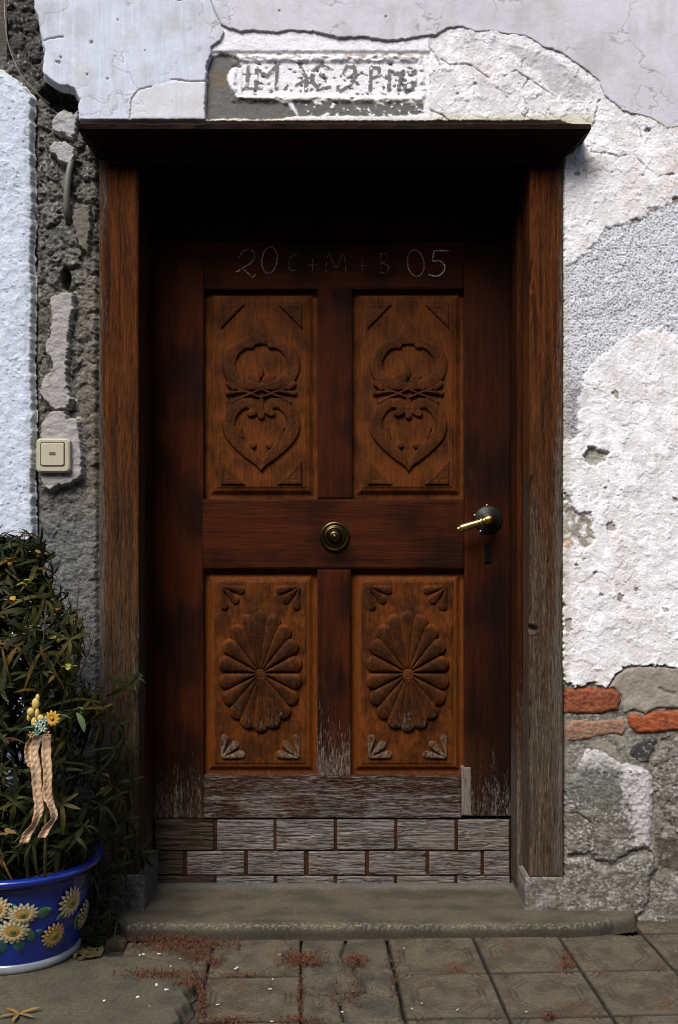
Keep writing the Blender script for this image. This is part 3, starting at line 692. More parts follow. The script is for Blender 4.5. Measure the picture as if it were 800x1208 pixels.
def petal_set():
    pass
def panel(u0, u1, v0, v1, upper, idx):
    cu = (u0+u1)/2; res = .62
    su = (u1-u0)/129.; 
    def base(U, V):
        d = np.minimum(np.minimum(U-u0, u1-U), np.minimum(V-v0, v1-V))
        h = -.024+.011*sstep(2.5, 10, d)
        h = np.where(d > 11, -.018+.008*sstep(11, 12.4, d), h)
        return h, d
    def col(U, V, h, d, orn=False, q=None):
        X, Z = X_(U), Z_(V)
        g = fbm(U/2.6, V/34, 4, 1001+idx*7); b = fbm(U/26, V/30, 4, 1003+idx*7); s = fbm(U/5, V/9, 4, 1005+idx*7)
        lo = sstep(.95, .25, Z); field = sstep(10.5, 12, d)
        p = mixc(const(U, PAN), PAD, sstep(-.4, .6, b+.45*g)*.8)
        if not upper:
            p = mixc(const(U, PAN*1.05), PAD, field*sstep(-.6, .5, b+.4*s)*.8)
            p = mixc(p, STD, field*sstep(.0, .5, s+.3*b)*.32)
        top = sstep(1.5, 1.95, Z); p = p*(1-.05*top[..., None])  # slight lintel shade put into the panel colour near the top
        wear = -.04+.10*g+.10*s+field*(.02 if upper else .50*sstep(880, 960, V+b*50-(20 if idx == 3 else 0))+.12*sstep(690, 860, V))
        wear = wear+.45*sstep(4.5, 1.5, v1-V+g*2)*(.6 if upper else .9)
        if orn:
            kq = (sstep(.25, .85, q)*.62+.10*s) if not upper else .16+.22*sstep(.1, .6, q)+.12*s; p = mixc(p, PAD*(.8 if upper else .72), np.clip(kq, 0, 1)); wear = wear+(kq-.5)*.1+(.03 if upper else .10+.34*sstep(800, 890, V+b*25))
        return wearcol(p, wear)
    us = np.arange(u0-3, u1+3.1, 1.0); vs = np.arange(v0-3, v1+3.1, 1.0)
    def fn(U, V):
        h, d = base(U, V)
        h = h+fbm(U/3, V/20, 3, 1011+idx)*.0006
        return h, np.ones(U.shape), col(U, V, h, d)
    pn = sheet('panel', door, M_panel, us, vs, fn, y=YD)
    FH = -.010
    def orn(name, box, f, amp):
        us = np.arange(box[0], box[2], res); vs = np.arange(box[1], box[3], res)
        def fn(U, V):
            q = f(U, V); k = q > 0
            prof_ = (.62*sstep(0, .30, q)+.38*np.sqrt(np.clip(q, 0, 1))) if upper else (.25*sstep(0, .12, q)+.75*np.sqrt(np.clip(q, 0, 1)))
            h = FH+amp*prof_+fbm(U/3.2, V/4.2, 3, 1021+idx*9)*.0011
            h = np.where(k, h, FH-.003)
            d = np.minimum(np.minimum(U-u0, u1-U), np.minimum(V-v0, v1-V))
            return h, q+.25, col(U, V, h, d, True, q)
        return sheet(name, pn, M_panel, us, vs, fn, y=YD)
    if upper:
        S = 1/3.66
        oy = 0 if idx == 0 else 0
        def pts(L, sx, kw=1.13):
            return smoothline([(cu+sx*(a-287)*S*1.02, v0-341+270+b*S+0.0, w*S*kw) for a, b, w in L], 4)
        def both(*LL, kw=1.13): return [pts(L, sx, kw) for L in LL for sx in (1, -1)]
        up = both([(246, 500, 15), (222, 497, 17), (188, 512, 22), (158, 548, 26), (150, 592, 27), (168, 640, 26), (214, 668, 24), (262, 676, 18), (287, 682, 14)],
                  [(287, 394, 7), (287, 416, 15), (286, 442, 26), (276, 466, 30), (240, 480, 16), (205, 496, 16)],
                  [(287, 600, 6), (287, 618, 11), (287, 636, 7)], [(248, 640, 18), (262, 652, 20)], [(172, 688, 10), (150, 668, 12)])
        lo = both([(287, 1042, 3), (272, 1010, 13), (240, 975, 22), (196, 930, 27), (158, 880, 28), (150, 830, 26), (168, 786, 25), (208, 752, 22), (246, 756, 21), (256, 784, 18), (240, 796, 14)],
                  [(287, 742, 12), (287, 775, 16), (287, 806, 15)], [(252, 932, 15)], [(205, 900, 9), (196, 860, 8)])
        mid = both([(156, 672, 11), (190, 690, 9), (235, 706, 8), (287, 728, 7)], [(166, 748, 12), (200, 728, 9), (240, 712, 8), (287, 690, 7)], [(146, 708, 15), (180, 704, 9), (215, 702, 6)], kw=.82)
        vt = lambda y: v0-341+270+y*S
        orn('heart_scroll', (cu-50, vt(385), cu+50, vt(700)), lambda U, V: strokes(up, U, V), .0088)
        orn('heart_scroll', (cu-50, vt(730), cu+50, vt(1060)), lambda U, V: strokes(lo, U, V), .0088)
        orn('ribbon_band', (cu-45, vt(655), cu+45, vt(770)), lambda U, V: strokes(mid, U, V), .0088)
        ew = 48.5; et, eb = vt(322), vt(1104); L = 30
        for sx in (-1, 1):
            for (yy, sy) in ((et, 1), (eb, -1)):
                a = (cu+sx*ew, yy); P = [a, (a[0]-sx*L, yy), (a[0], yy+sy*L)]
                if sx*sy > 0: P = P[::-1]
                def tri(U, V, P=P):
                    sd = psd(P, U, V); ring = sstep(0, 1.6, sd)-.65*sstep(4.2, 5.2, sd)+.6*sstep(7, 8, sd)
                    return np.where(sd > -.3, np.clip(ring, .02, 1), -1)
                orn('corner_triangle', (min(p[0] for p in P)-1, min(p[1] for p in P)-1, max(p[0] for p in P)+1, max(p[1] for p in P)+1), tri, .006)
    else:
        cv = v0+120; Rx, Ry = 50, 71
        pet = []
        for k in range(18):
            t = 2*math.pi*k/18; tx, ty = math.sin(t), -math.cos(t); Ru, Rv = Rx, Ry*(1.04 if ty < 0 else .99)
            wd = math.hypot(Ru*math.cos(t), Rv*math.sin(t))*math.pi/18*.96
            wd = (wd*.5+.5*math.hypot(Ru*tx, Rv*ty)*math.sin(math.pi/18)*1.1)*.88
            L = math.hypot(Ru*tx, Rv*ty); ux, uy = Ru*tx/L, Rv*ty/L
            pet.append([(cu+ux*7, cv+uy*7, 1.2), (cu+ux*(L-wd), cv+uy*(L-wd), wd)])
        orn('carved_rosette', (cu-53, cv-78, cu+53, cv+76), lambda U, V: np.maximum(strokes(pet, U, V), strokes([[(cu, cv, 9)]], U, V)*.5), .015)
        for sx in (-1, 1):
            for sy in (-1, 1):
                a = (cu+sx*46, (v0+18) if sy < 0 else (v1-19))
                P3 = [[(a[0]-sx*dx0*2, a[1]-sy*dy0*2, 1.2), (a[0]-sx*dx0*ln, a[1]-sy*dy0*ln, wdt)] for dx0, dy0, ln, wdt in ((.96, .17, 24, 5.0), (.70, .68, 23, 5.2), (.15, .97, 24, 5.0))]
                orn('corner_shell', (a[0]-34, a[1]-34, a[0]+34, a[1]+34), lambda U, V, P3=P3: strokes(P3, U, V), .0075)
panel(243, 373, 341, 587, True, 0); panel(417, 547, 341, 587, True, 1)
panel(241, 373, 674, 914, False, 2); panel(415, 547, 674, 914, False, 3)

# brick-patterned wooden cladding at the foot of the leaf
block('kick_board', door, M_woodx, X_(182), X_(602), Z_(1046), Z_(967), ya+.005, ya+.045, .006, None, flatcol(s2l(116, 72, 50), .12, None, 21), .001)
rows = [(967.5, 1003, [(183, 252)]+[(256+71*i, 323+71*i) for i in range(4)]+[(540, 601)]),
        (1004.7, 1032.3, [(183, 216)]+[(221+71.5*i, 288+71.5*i) for i in range(4)]+[(507, 567), (571, 601)]),
        (1033.8, 1045.5, [(183, 252)]+[(256+71*i, 323+71*i) for i in range(4)]+[(540, 601)])]
k = 0
for (va, vb, sp) in rows:
    for (ua, ub) in sp:
        k += 1
        left = 1 if ua < 200 else 0
        def cf(X, Z, k=k, left=left):
            g = fbm(X*6, Z*110, 4, 1100+k*3); b = fbm(X*12, Z*20, 3, 1101+k*3)
            p = mixc(const(X, s2l(100, 72, 58)), s2l(134, 118, 112), sstep(-.3, .3, g+.1))
            return wearcol(p, .56-.36*left+.14*g+.14*b)
        def hf(X, Z, k=k):
            cr = sstep(.10, 0, np.abs(fbm(X*5, Z*70, 3, 1140+k)))
            return fbm(X*8, Z*140, 4, 1150+k)*.0012-cr*.003-.0015*abs(hash(k*7) % 3)
        block('wooden_brick', door, M_slat, X_(ua+random.uniform(-.6, .6)), X_(ub+random.uniform(-.6, .6)), Z_(vb+random.uniform(-.4, .4)), Z_(va+random.uniform(-.4, .4)), ya-.0025, ya+.008, .0022, hf, cf, .002)

# knob in the middle rail
kx, kz = X_(395), Z_(633)
V, Fq = lathe([(.0475, 0), (.0475, .004), (.045, .008), (.040, .009), (.038, .006), (.034, .006), (.032, .012), (.027, .016), (.0245, .012), (.022, .012), (.021, .026), (.016, .036), (.009, .040), (.0075, .038), (.006, .044), (.003, .047), (.0001, .048)], 48, (kx, ya-.002, kz), 'Y')
part('knob', V, Fq, M_brass, door, (.10, .075, .03))
# lever handle, rose, screws, keyhole
hx_, hz_ = X_(576), Z_(613)
V, Fq = lathe([(.044, -.002), (.044, .003), (.040, .006), (.034, .006), (.031, .011), (.026, .012), (.022, .018), (.016, .022), (.0001, .023)], 40, (hx_, ya, hz_), 'Y')
rose = part('handle_rose', V, Fq, M_iron, door, (.02, .019, .018))
for (du, dv) in ((-1.5, -16.5), (-16, -5), (12, 1), (-9, 14)):
    V, Fq = ball((hx_+du*.00268, ya-.005, hz_-dv*.00268), .0045, 10, 6, (1, .6, 1)); part('screw', V, Fq, M_brass, rose, (.45, .42, .36))
e = Vector((X_(537), ya-.055, Z_(625))); s0 = Vector((hx_-.002, ya-.055, hz_+.0))
V1 = tube([(hx_, ya, hz_), (hx_, ya-.045, hz_), tuple(s0)], [.011, .010, .012], 16)
pts = [s0.lerp(e, t) for t in (-.12, 0, .16, .2, .24, .27, .31, .34, .38, .86, .90, .93, .96, 1.0, 1.03)]
V2 = tube(pts, [q*1.28 for q in (.006, .012, .011, .007, .011, .0115, .007, .009, .0085, .0098, .0095, .006, .0062, .0055, .001)], 20)
part('lever_handle', *join([V1, V2]), M_brass, door, (.50, .36, .12))
P = [(575.5+math.cos(a)*4.2, 646+math.sin(a)*4.5) for a in np.linspace(math.pi*.75, math.pi*2.25, 10)]+[(579.5, 664), (571.5, 664)]
V = [(X_(u), ya-.0006, Z_(v)) for u, v in P]+[(X_(u), ya-.0030, Z_(v)) for u, v in P]; n = len(P)
part('keyhole', V, [tuple(range(n, 2*n))]+[(i, (i+1) % n, n+(i+1) % n, n+i) for i in range(n)], M_iron, door, (.004, .004, .004), False)
# chalk writing on the top rail
S = 1/2.667
CH = [(1.3, [(58, 62), (72, 44), (94, 38), (108, 58), (92, 84), (48, 110), (76, 104), (100, 126), (110, 116)]),
      (1.3, [(155+24*math.sin(a)+4*math.cos(a), 72-42*math.cos(a)) for a in np.linspace(.3, 6.5, 18)]),
      (.45, [(242, 52), (224, 60), (215, 82), (221, 102), (240, 105)]), (.38, [(272, 88), (308, 87)]), (.38, [(291, 70), (290, 106)]),
      (.5, [(332, 110), (340, 50), (364, 96), (386, 52), (397, 116)]), (.35, [(434, 90), (460, 90)]), (.35, [(447, 75), (446, 108)]),
      (.35, [(498, 52), (528, 50)]), (.35, [(506, 54), (505, 112)]), (.3, [(528, 54), (522, 74), (508, 80), (528, 90), (524, 110), (505, 112)]),
      (1.2, [(615+26*math.sin(a)-4*math.cos(a), 82-42*math.cos(a)) for a in np.linspace(.2, 6.4, 18)]),
      (2.6, [(720, 42), (672, 42)]), (2.6, [(674, 42), (668, 74), (690, 74), (706, 90), (700, 112), (682, 123), (655, 118)])]
GLY = [('chalk_digit', CH[0:1]), ('chalk_digit', CH[1:2]), ('chalk_letter', CH[2:3]), ('chalk_cross', CH[3:5]), ('chalk_letter', CH[5:6]), ('chalk_cross', CH[6:8]), ('chalk_letter', CH[8:11]), ('chalk_digit', CH[11:12]), ('chalk_digit', CH[12:14])]
for gname, GL_ in GLY:
    Vs = []; Fs = []; cs = []
    for br, L in GL_:
        L = smoothline([(a, b, 0) for a, b in L], 8) if len(L) > 2 else [(L[0][0]+(L[1][0]-L[0][0])*t/10, L[0][1]+(L[1][1]-L[0][1])*t/10, 0) for t in range(11)]
        for a, b in zip(L[:-1], L[1:]):
            if random.random() < (.10 if br > 2 else .16): continue
            jit = random.uniform(-.8, .8); p0 = (X_(260+(a[0]+jit)*S), ya-.0012, Z_(280+a[1]*S)); p1 = (X_(260+(b[0]+jit)*S), ya-.0012, Z_(280+b[1]*S))
            if math.dist(p0, p1) < 1e-5: continue
            v, f = tube([p0, p1], random.uniform(.0014, .0024) if br > .7 else .0011, 5); o = len(Vs); Vs += v; Fs += [tuple(i+o for i in q) for q in f]
            bb = max(br, .75)*random.uniform(.6, 1.3); cs += [(.20*bb, .175*bb, .155*bb)]*len(v)
    part(gname, Vs, Fs, M_chalk, door, cs)

# ------------------------------------------------------------------ DOORSTEP
step = thing('doorstep', (0, -.02, 0), 'worn grey concrete doorstep spanning the foot of the doorway', 'step')
def hslab(name, parent, mat, xs, ys, fn):
    X, Y = np.meshgrid(xs, ys); z, keep, c = fn(X, Y)
    P = np.stack([X, Y, z], -1).reshape(-1, 3); Fc = gridf(len(xs), len(ys))[..., ::-1]
    k = keep > 0; kk = k[:-1, :-1] | k[1:, :-1] | k[1:, 1:] | k[:-1, 1:]
    V2, C2, F2 = compact(P, c.reshape(-1, c.shape[-1]), Fc[kk]); return part(name, V2, F2, mat, parent, C2)
SP = [(-.66, .22), (-.66, -.02), (-.645, -.095), (-.60, -.125), (.62, -.125), (.74, -.112), (.79, -.075), (.86, -.05), (.88, .0), (.88, .02), (.60, .02), (.60, .22)]
def stepf(X, Y):
    wob = fbm(X*9, Y*9, 4, 1203)*.016
    sd = psd(SP, X, Y)+wob*.35+fbm(X*70, Y*70, 3, 1209)*.0016
    z = .032+fbm(X*5, Y*8, 4, 1204)*.003+fbm(X*60, Y*60, 2, 1205)*.0006
    z = z-.0012*np.clip(1-sd/.018, 0, 1)**2*5-.034*sstep(.008, -.007, sd)
    c = mixc(const(X, (.090, .076, .050)), (.054, .046, .032), sstep(-.3, .4, fbm(X*7, Y*12, 4, 1206)))
    nose = sstep(.034, .012, sd+fbm(X*30, Y*30, 3, 1207)*.01)*sstep(.001, .006, sd)*sstep(-.05, -.09, Y)
    sp = sstep(.0, .3, fbm(X*110, Y*110+z*150, 3, 1208)); c = mixc(c, (.22, .19, .15), nose*sp*.75)
    c = mixc(c, (.022, .018, .012), sstep(.006, -.001, sd)*.8)
    c = mixc(c, (.10, .105, .10), sstep(.165, .185, Y+wob*.3)*.55)
    z = z+.009*sstep(.160, .195, Y+wob*.2)
    return z, sd+.008, c
hslab('tread', step, M_conc, np.arange(-.69, .91, .004), np.concatenate([np.arange(.225, -.09, -.006), np.arange(-.09, -.16, -.0015)]), stepf)
# plinth blocks that the jambs stand on
for s in (-1, 1):
    x0, x1 = (.5480, .6640) if s > 0 else (-.715, -.572)
    V = []
    top = .128 if s > 0 else .136
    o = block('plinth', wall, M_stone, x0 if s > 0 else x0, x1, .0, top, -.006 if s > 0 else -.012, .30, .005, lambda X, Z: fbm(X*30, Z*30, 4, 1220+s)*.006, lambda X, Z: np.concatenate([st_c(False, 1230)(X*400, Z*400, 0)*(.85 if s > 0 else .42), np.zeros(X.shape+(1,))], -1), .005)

# ------------------------------------------------------------------ PAVEMENT
pav = thing('pavement', (0, -.5, 0), None, None, kind='structure')
T = .2425; rot = R(2.2)
def tilemesh(kind, seed):
    n = 84; a = np.linspace(-T/2+.0022, T/2-.0022, n); X, Y = np.meshgrid(a, a[::-1])
    d = np.minimum(T/2-.002-np.abs(X), T/2-.002-np.abs(Y))
    z = fbm(X*20+seed, Y*20, 4, 1301+seed)*.0014-.0035*np.clip(1-d/.005, 0, 1)**2
    ax, ay = np.abs(X), np.abs(Y)
    worn = .45+.55*sstep(-.3, .3, fbm(X*12+seed*3, Y*12, 3, 1303+seed))
    if kind == 0:
        octo = np.maximum(np.maximum(ax, ay), (ax+ay)*.72)-T*.37
        z = z-.0042*worn*(sstep(.0042, .0012, np.abs(octo))+sstep(.0042, .0012, np.abs(octo+.014)))
        cr = np.hypot(T/2-ax, T/2-ay); z = z-.0042*worn*(sstep(.0042, .0012, np.abs(cr-.030))+sstep(.0042, .0012, np.abs(cr-.045)))
    else:
        r = np.maximum(np.maximum(ax, ay)-T*.40, (ax+ay)*.72-T*.41)
        z = z-.0042*worn*(sstep(.0042, .0012, np.abs(r))+sstep(.0042, .0012, np.abs(r+.012)))
        dots = np.cos(X*2*math.pi/.017)*np.cos(Y*2*math.pi/.017); z = z+.0024*worn*sstep(-.1, .6, dots)*(r < -.016)
    c = mixc(const(X, (.098, .079, .052)), (.062, .050, .033), sstep(-.3, .4, fbm(X*14+seed*5, Y*14, 4, 1305+seed)))
    base_z = fbm(X*20+seed, Y*20, 4, 1301+seed)*.0014; c = mixc(c, (.030, .026, .018), sstep(-.0006, -.003, z-base_z)*.55)
    c = mixc(c, (.13, .115, .085), sstep(.1, .45, fbm(X*45+seed, Y*45, 4, 1309+seed))*.45)
    c = mixc(c, (.024, .020, .014), sstep(.007, .001, d)*.8)
    c = mixc(c, (.07, .035, .016), sstep(.15, .45, fbm(X*9+seed*2, Y*9, 4, 1307+seed))*.55)
    P = np.stack([X, Y, z], -1).reshape(-1, 3); Fc = gridf(n, n).reshape(-1, 4)[:, ::-1]
    ring = np.concatenate([np.arange(n)[:-1], (np.arange(n)*n+n-1)[:-1], ((n-1)*n+np.arange(n)[::-1])[:-1], (np.arange(n)*n)[::-1][:-1]])
    lo = P[ring].copy(); lo[:, 2] = -.03; n0 = len(P); mm = len(ring); q = np.arange(mm); q2 = (q+1) % mm
    P = np.vstack([P, lo]); C = np.vstack([c.reshape(-1, 3), c.reshape(-1, 3)[ring]*.5])
    Fc = np.vstack([Fc, np.stack([q2+0*q, q, n0+q, n0+q2], -1)*0+np.stack([ring[q2], ring[q], n0+q, n0+q2], -1)])
    return mesh('paver', P, Fc, C)
TM = [[tilemesh(k, s) for s in range(4)] for k in (0, 1)]
x00, y00 = wx(457, gy(1108)), -.128
for r in range(-1, 9):
    for cidx in range(-11, 12):
        lx = (cidx+.5)*T; ly = -(r+.5)*T
        x = x00+lx*math.cos(rot)-ly*math.sin(rot)*1; y = y00+lx*math.sin(rot)+ly*math.cos(rot)
        if y > .10 or (-.70 < x < .84 and y > -.13): continue
        if cidx in (-1,) and r in (0, 1): continue          # broken ones built below
        if x < -.36 and r >= 0 and not (r == 0 and cidx == -3) and x > -1.6: continue    # concrete patch
        kind = 1 if (cidx, r) in ((-2, 1), (0, 0)) else 0
        o = obj('paver', TM[kind][(cidx*3+r*5) % 4], M_conc, pav, (x, y+.5, random.uniform(-.0015, .0015)))
        o.rotation_euler = (random.gauss(0, .004), random.gauss(0, .004), rot+random.choice((0, math.pi)))
# broken tiles as shards
def shard(P, seed):
    n = len(P); us = np.arange(min(p[0] for p in P)-.004, max(p[0] for p in P)+.006, .004); vs = np.arange(max(p[1] for p in P)+.004, min(p[1] for p in P)-.006, -.004)
    def fn(X, Y):
        sd = psd(P, X, Y)+fbm(X*60, Y*60, 3, seed)*.003
        z = .000+fbm(X*20, Y*20, 4, seed+1)*.002-.004*np.clip(1-sd/.005, 0, 1)**2-.014*sstep(-.001, -.004, sd)+(seed % 5-2)*.0012
        lx = (X-x00)*math.cos(rot)+(Y-y00)*math.sin(rot); ly = -(X-x00)*math.sin(rot)+(Y-y00)*math.cos(rot)
        ax = np.abs((lx/T) % 1-.5)*T; ay = np.abs((ly/T) % 1-.5)*T
        octo = np.maximum(np.maximum(ax, ay), (ax+ay)*.72)-T*.37
        z = z-.002*(sstep(.0045, .0012, np.abs(octo))+sstep(.0045, .0012, np.abs(np.hypot(T/2-ax, T/2-ay)-.036)))
        c = mixc(const(X, (.092, .076, .051)), (.052, .045, .032), sstep(-.3, .4, fbm(X*14, Y*14, 4, seed+2)))
        return z, sd+.004, c
    hslab('paver_shard', pav, M_conc, us, vs, fn)
def tp(c, r): 
    lx, ly = c*T, -r*T; return (x00+lx*math.cos(rot)-ly*math.sin(rot), y00+lx*math.sin(rot)+ly*math.cos(rot))
g_ = .012
for i, L in enumerate([[(-.98, .02), (-.5, .02), (-.58, .45), (-.45, .75), (-.98, .95)], [(-.46, .02), (-.03, .02), (-.03, .93), (-.38, .70), (-.53, .45)],
                       [(-.42, .78), (-.03, .98), (-.03, 1.55), (-.30, 1.30)], [(-.98, 1.0), (-.47, .80), (-.33, 1.32), (-.62, 1.50), (-.98, 1.30)],
                       [(-.98, 1.35), (-.64, 1.55), (-.60, 1.98), (-.98, 1.98)], [(-.58, 1.55), (-.30, 1.36), (-.03, 1.62), (-.03, 1.98), (-.55, 1.98)]]):
    shard([tp(*q) for q in L], 1400+i*7)
# concrete patch at the lower left
CP = [(-1.62, -.0), (-.98, -.0), (-.72, -.02), (-.70, -.20), (-.60, -.25), (-.45, -.29), (-.375, -.31), (-.372, -.45), (-.37, -1.9), (-1.62, -1.9)]
def cpf(X, Y):
    sd = psd(CP, X, Y)+fbm(X*12, Y*12, 4, 1503)*.03
    z = .004+fbm(X*6, Y*6, 4, 1504)*.004+fbm(X*60, Y*60, 3, 1505)*.0012-.03*sstep(.01, -.008, sd)
    c = mixc(const(X, (.088, .076, .050)), (.058, .052, .036), sstep(-.3, .4, fbm(X*8, Y*8, 4, 1506)))
    c = mixc(c, (.10, .092, .07), sstep(.25, .5, fbm(X*70, Y*70, 2, 1507))*.5)
    c = mixc(c, (.028, .024, .018), sstep(.012, 0, sd)*.5)
    return z, sd+.01, c
hslab('concrete_patch', pav, M_conc, arr((-1.64, -1.04, .02), (-1.04, -.33, .005)), arr((-1.9, -.9, .03), (-.9, .02, .005))[::-1], cpf)

# ------------------------------------------------------------------ DOORBELL
db = thing('doorbell', (wx(65), -.004, wz(538)), 'ivory plastic doorbell switch on a filler patch left of the door frame', 'doorbell')
def rsq(cx, cz, hw, r, y, n=6):
    P = []
    for (sx, sz, a0) in ((1, 1, 0), (-1, 1, 90), (-1, -1, 180), (1, -1, 270)):
        for k in range(n+1):
            a = R(a0+90*k/n); P.append((cx+sx*(hw-r)+r*math.cos(a), y, cz+sz*(hw-r)+r*math.sin(a)))
    return P
def stack(rings):
    n = len(rings[0]); V = [p for r_ in rings for p in r_]; Fq = []
    for i in range(len(rings)-1):
        for k in range(n): Fq.append((i*n+k, (i*n)+(k+1) % n, (i+1)*n+(k+1) % n, (i+1)*n+k))
    Fq.append(tuple((len(rings)-1)*n+k for k in range(n))); return V, Fq
bxx, bzz = wx(65), wz(538); IV = (.40, .37, .27)
V, Fq = stack([rsq(bxx, bzz, .0505, .012, .01), rsq(bxx, bzz, .0505, .012, -.014), rsq(bxx, bzz, .049, .012, -.019), rsq(bxx, bzz, .0455, .011, -.022), rsq(bxx-.001, bzz+.003, .0362, .007, -.022), rsq(bxx-.001, bzz+.003, .0355, .007, -.014)])
part('cover_plate', V, Fq, M_plastic, db, IV, False)
V, Fq = stack([rsq(bxx-.001, bzz+.003, .0335, .006, -.013), rsq(bxx-.001, bzz+.003, .0335, .006, -.0225), rsq(bxx-.001, bzz+.003, .0315, .006, -.0245)])
part('rocker', V, Fq, M_plastic, db, (.42, .385, .29), False)
V, Fq = bx(bxx-.0100, bxx+.008, -.0255, -.024, bzz+.001, bzz+.0095); part('indicator_lens', V, Fq, M_plastic, db, (.16, .10, .035), False)

# conduit and wire
V, Fq = tube([(wx(u), y, wz(v)) for u, v, y in ((87, 178, .012), (84, 190, .002), (81.5, 205, -.004), (79.5, 225, -.006), (79, 245, -.003), (79.5, 262, .016))], .0098, 12)
o = part('cable_conduit', V, Fq, M_plastic, None, (.12, .115, .10)); o['label'] = 'short grey cable conduit poking out of the rubble by the cornice'; o['category'] = 'conduit'
V, Fq = tube([(wx(a), b_, wz(c)) for a, c, b_ in smoothline([(5, -60, -.005), (6, 0, -.008), (9, 30, -.02), (13, 58, -.02), (24, 86, -.018), (36, 103, -.014), (48, 114, 0), (56, 119, .02)], 6)], .0016, 6)
o = part('loose_wire', V, Fq, M_plastic, None, (.22, .18, .12)); o['label'] = 'thin loose wire dangling over the dark hollow in the top left corner'; o['category'] = 'wire'

# ------------------------------------------------------------------ FLOWER POT
pc = (-.872, -.225, .0)
pot = thing('flower_pot', pc, 'glazed cobalt blue flower pot with relief sunflowers, standing on the pavement', 'flower pot')
prof = [(.0001, .012), (.148, .012), (.150, .002), (.156, .0), (.160, .022)]
wall_prof = [(.160, .022), (.166, .05), (.176, .10), (.185, .15), (.190, .19), (.190, .222), (.192, .228), (.203, .236), (.216, .243), (.222, .250), (.221, .258), (.212, .262), (.195, .259), (.180, .250), (.174, .235), (.172, .20)]
V, Fq = lathe([(.0001, .004), (.150, .004), (.154, .004), (.163, .005), (.1655, .012), (.166, .026), (.160, .029)], 96, pc); part('foot_ring', V, Fq, M_glaze, pot, (.19, .21, .23))
V, Fq = lathe([(r_*1.0, z) for r_, z in wall_prof], 96, pc); part('body', V, Fq, M_glaze, pot, (.004, .020, .19))
V, Fq = lathe([(.0001, .216), (.08, .222), (.176, .214)], 40, pc)
V = [(x, y, z+float(fbm(np.array(x*30), np.array(y*30), 3, 1601))*.01) for x, y, z in V]; part('soil', V, Fq, M_soil, pot, (.03, .022, .014))
def pr(z):
    for (r0, z0), (r1, z1) in zip(wall_prof[:-1], wall_prof[1:]):
        if z0 <= z <= z1: return r0+(r1-r0)*(z-z0)/(z1-z0+1e-9)
    return .19
def on_pot(du, dz, a0, z0, lift):
    z = z0+dz; r_ = pr(z)+lift; a = a0+du/pr(z0); return (pc[0]+r_*math.sin(a), pc[1]-r_*math.cos(a), z)
def ang_of(u, v):     # angle on the pot whose picture lies at u,v
    best = None
    for i in range(-85, 86):
        a = R(i)
        z = .12
        for _ in range(4):
            r_ = pr(z); y = pc[1]-r_*math.cos(a); z = min(max(wz(v, y), .03), .21)
        x = pc[0]+pr(z)*math.sin(a); e_ = abs(CX+x*F/(D+y)-u)
        if best is None or e_ < best[0]: best = (e_, a, z)
    return best[1], best[2]
def potleaf(u, v, ang, L, wd, c):
    a, z = ang_of(u, v); V = []; n = 8
    for i in range(n+1):
        t = i/n; w_ = wd*math.sin(math.pi*min(1, t*.95+.03))**.8
        for s, lf in ((-1, .001), (0, .006), (1, .001)):
            du = L*t*math.cos(ang)-s*w_*math.sin(ang); dz = L*t*math.sin(ang)+s*w_*math.cos(ang)
            dz = min(max(dz, .032-z), .215-z); V.append(on_pot(du, dz, a, z, lf))
    Fq = [(i*3+k, i*3+k+1, i*3+k+4, i*3+k+3) for i in range(n) for k in (0, 1)]
    cc = []
    for i in range(n+1): cc += [tuple(np.array(c)*1.3), tuple(np.array(c)*.5), tuple(np.array(c)*1.0)]
    part('relief_leaf', V, Fq, M_glaze, pot, cc)
def potflower(u, v, rad, white=True, sq=1.0):
    a, z = ang_of(u, v); V = []; Fq = []; C = []; rad = rad*1.12
    n = 15
    for ring, lf in ((1.0, .004), (.74, .008)):
        for k in range(n):
            t = 2*math.pi*(k+(.5 if ring < 1 else 0))/n; o = len(V); R1 = rad*ring
            for rr, hw, l2 in ((.30, .02, 0), (.62, .13, .002), (.88, .12, .003), (1.05, .01, 0)):
                for s in (-1, 1):
                    du = R1*(rr*math.cos(t)-s*hw*math.sin(t)); dz = sq*R1*(rr*math.sin(t)+s*hw*math.cos(t)); V.append(on_pot(du, min(dz, .216-z), a, z, lf+l2))
                    tip = (.48, .43, .28) if white else (.40, .26, .08); base_ = (.42, .25, .05)
                    f = min(1, max(0, (rr-.35)/.6)); C.append(tuple(np.array(base_)*(1-f)+np.array(tip)*f))
            for i in range(3): Fq.append((o+2*i, o+2*i+1, o+2*i+3, o+2*i+2))
    for (r0, lf, cc) in ((.42, .011, (.30, .17, .03)), (.20, .013, (.03, .12, .07))):
        o = len(V); V.append(on_pot(0, 0, a, z, lf+.003)); C.append(cc)
        for k in range(14):
            t = 2*math.pi*k/14; q = r0*(1+.12*(k % 2)); V.append(on_pot(rad*q*math.cos(t), sq*rad*q*math.sin(t), a, z, lf-.002)); C.append(cc)
        Fq += [(o, o+1+k, o+1+(k+1) % 14) for k in range(14)]
    part('relief_sunflower', V, Fq, M_glaze, pot, C)
GL = (.05, .14, .07); GT = (.02, .10, .11)
for a_ in ((40, 1080, R(10), .045, .014, GL), (30, 1095, R(-60), .045, .012, GL), (18, 1103, R(-75), .05, .016, GT), (5, 1105, R(-110), .05, .016, GT), (-8, 1085, R(160), .05, .015, GT),
           (66, 1085, R(35), .028, .007, GL), (88, 1082, R(-50), .035, .012, GL), (92, 1075, R(-90), .05, .012, GL), (76, 1077, R(190), .022, .007, GT), (20, 1077, R(120), .03, .01, GT), (42, 1098, R(-30), .02, .008, GT),
           (-70, 1090, R(200), .05, .015, GL), (-60, 1070, R(30), .05, .015, GL), (-40, 1110, R(-90), .04, .015, GT)): potleaf(*a_)
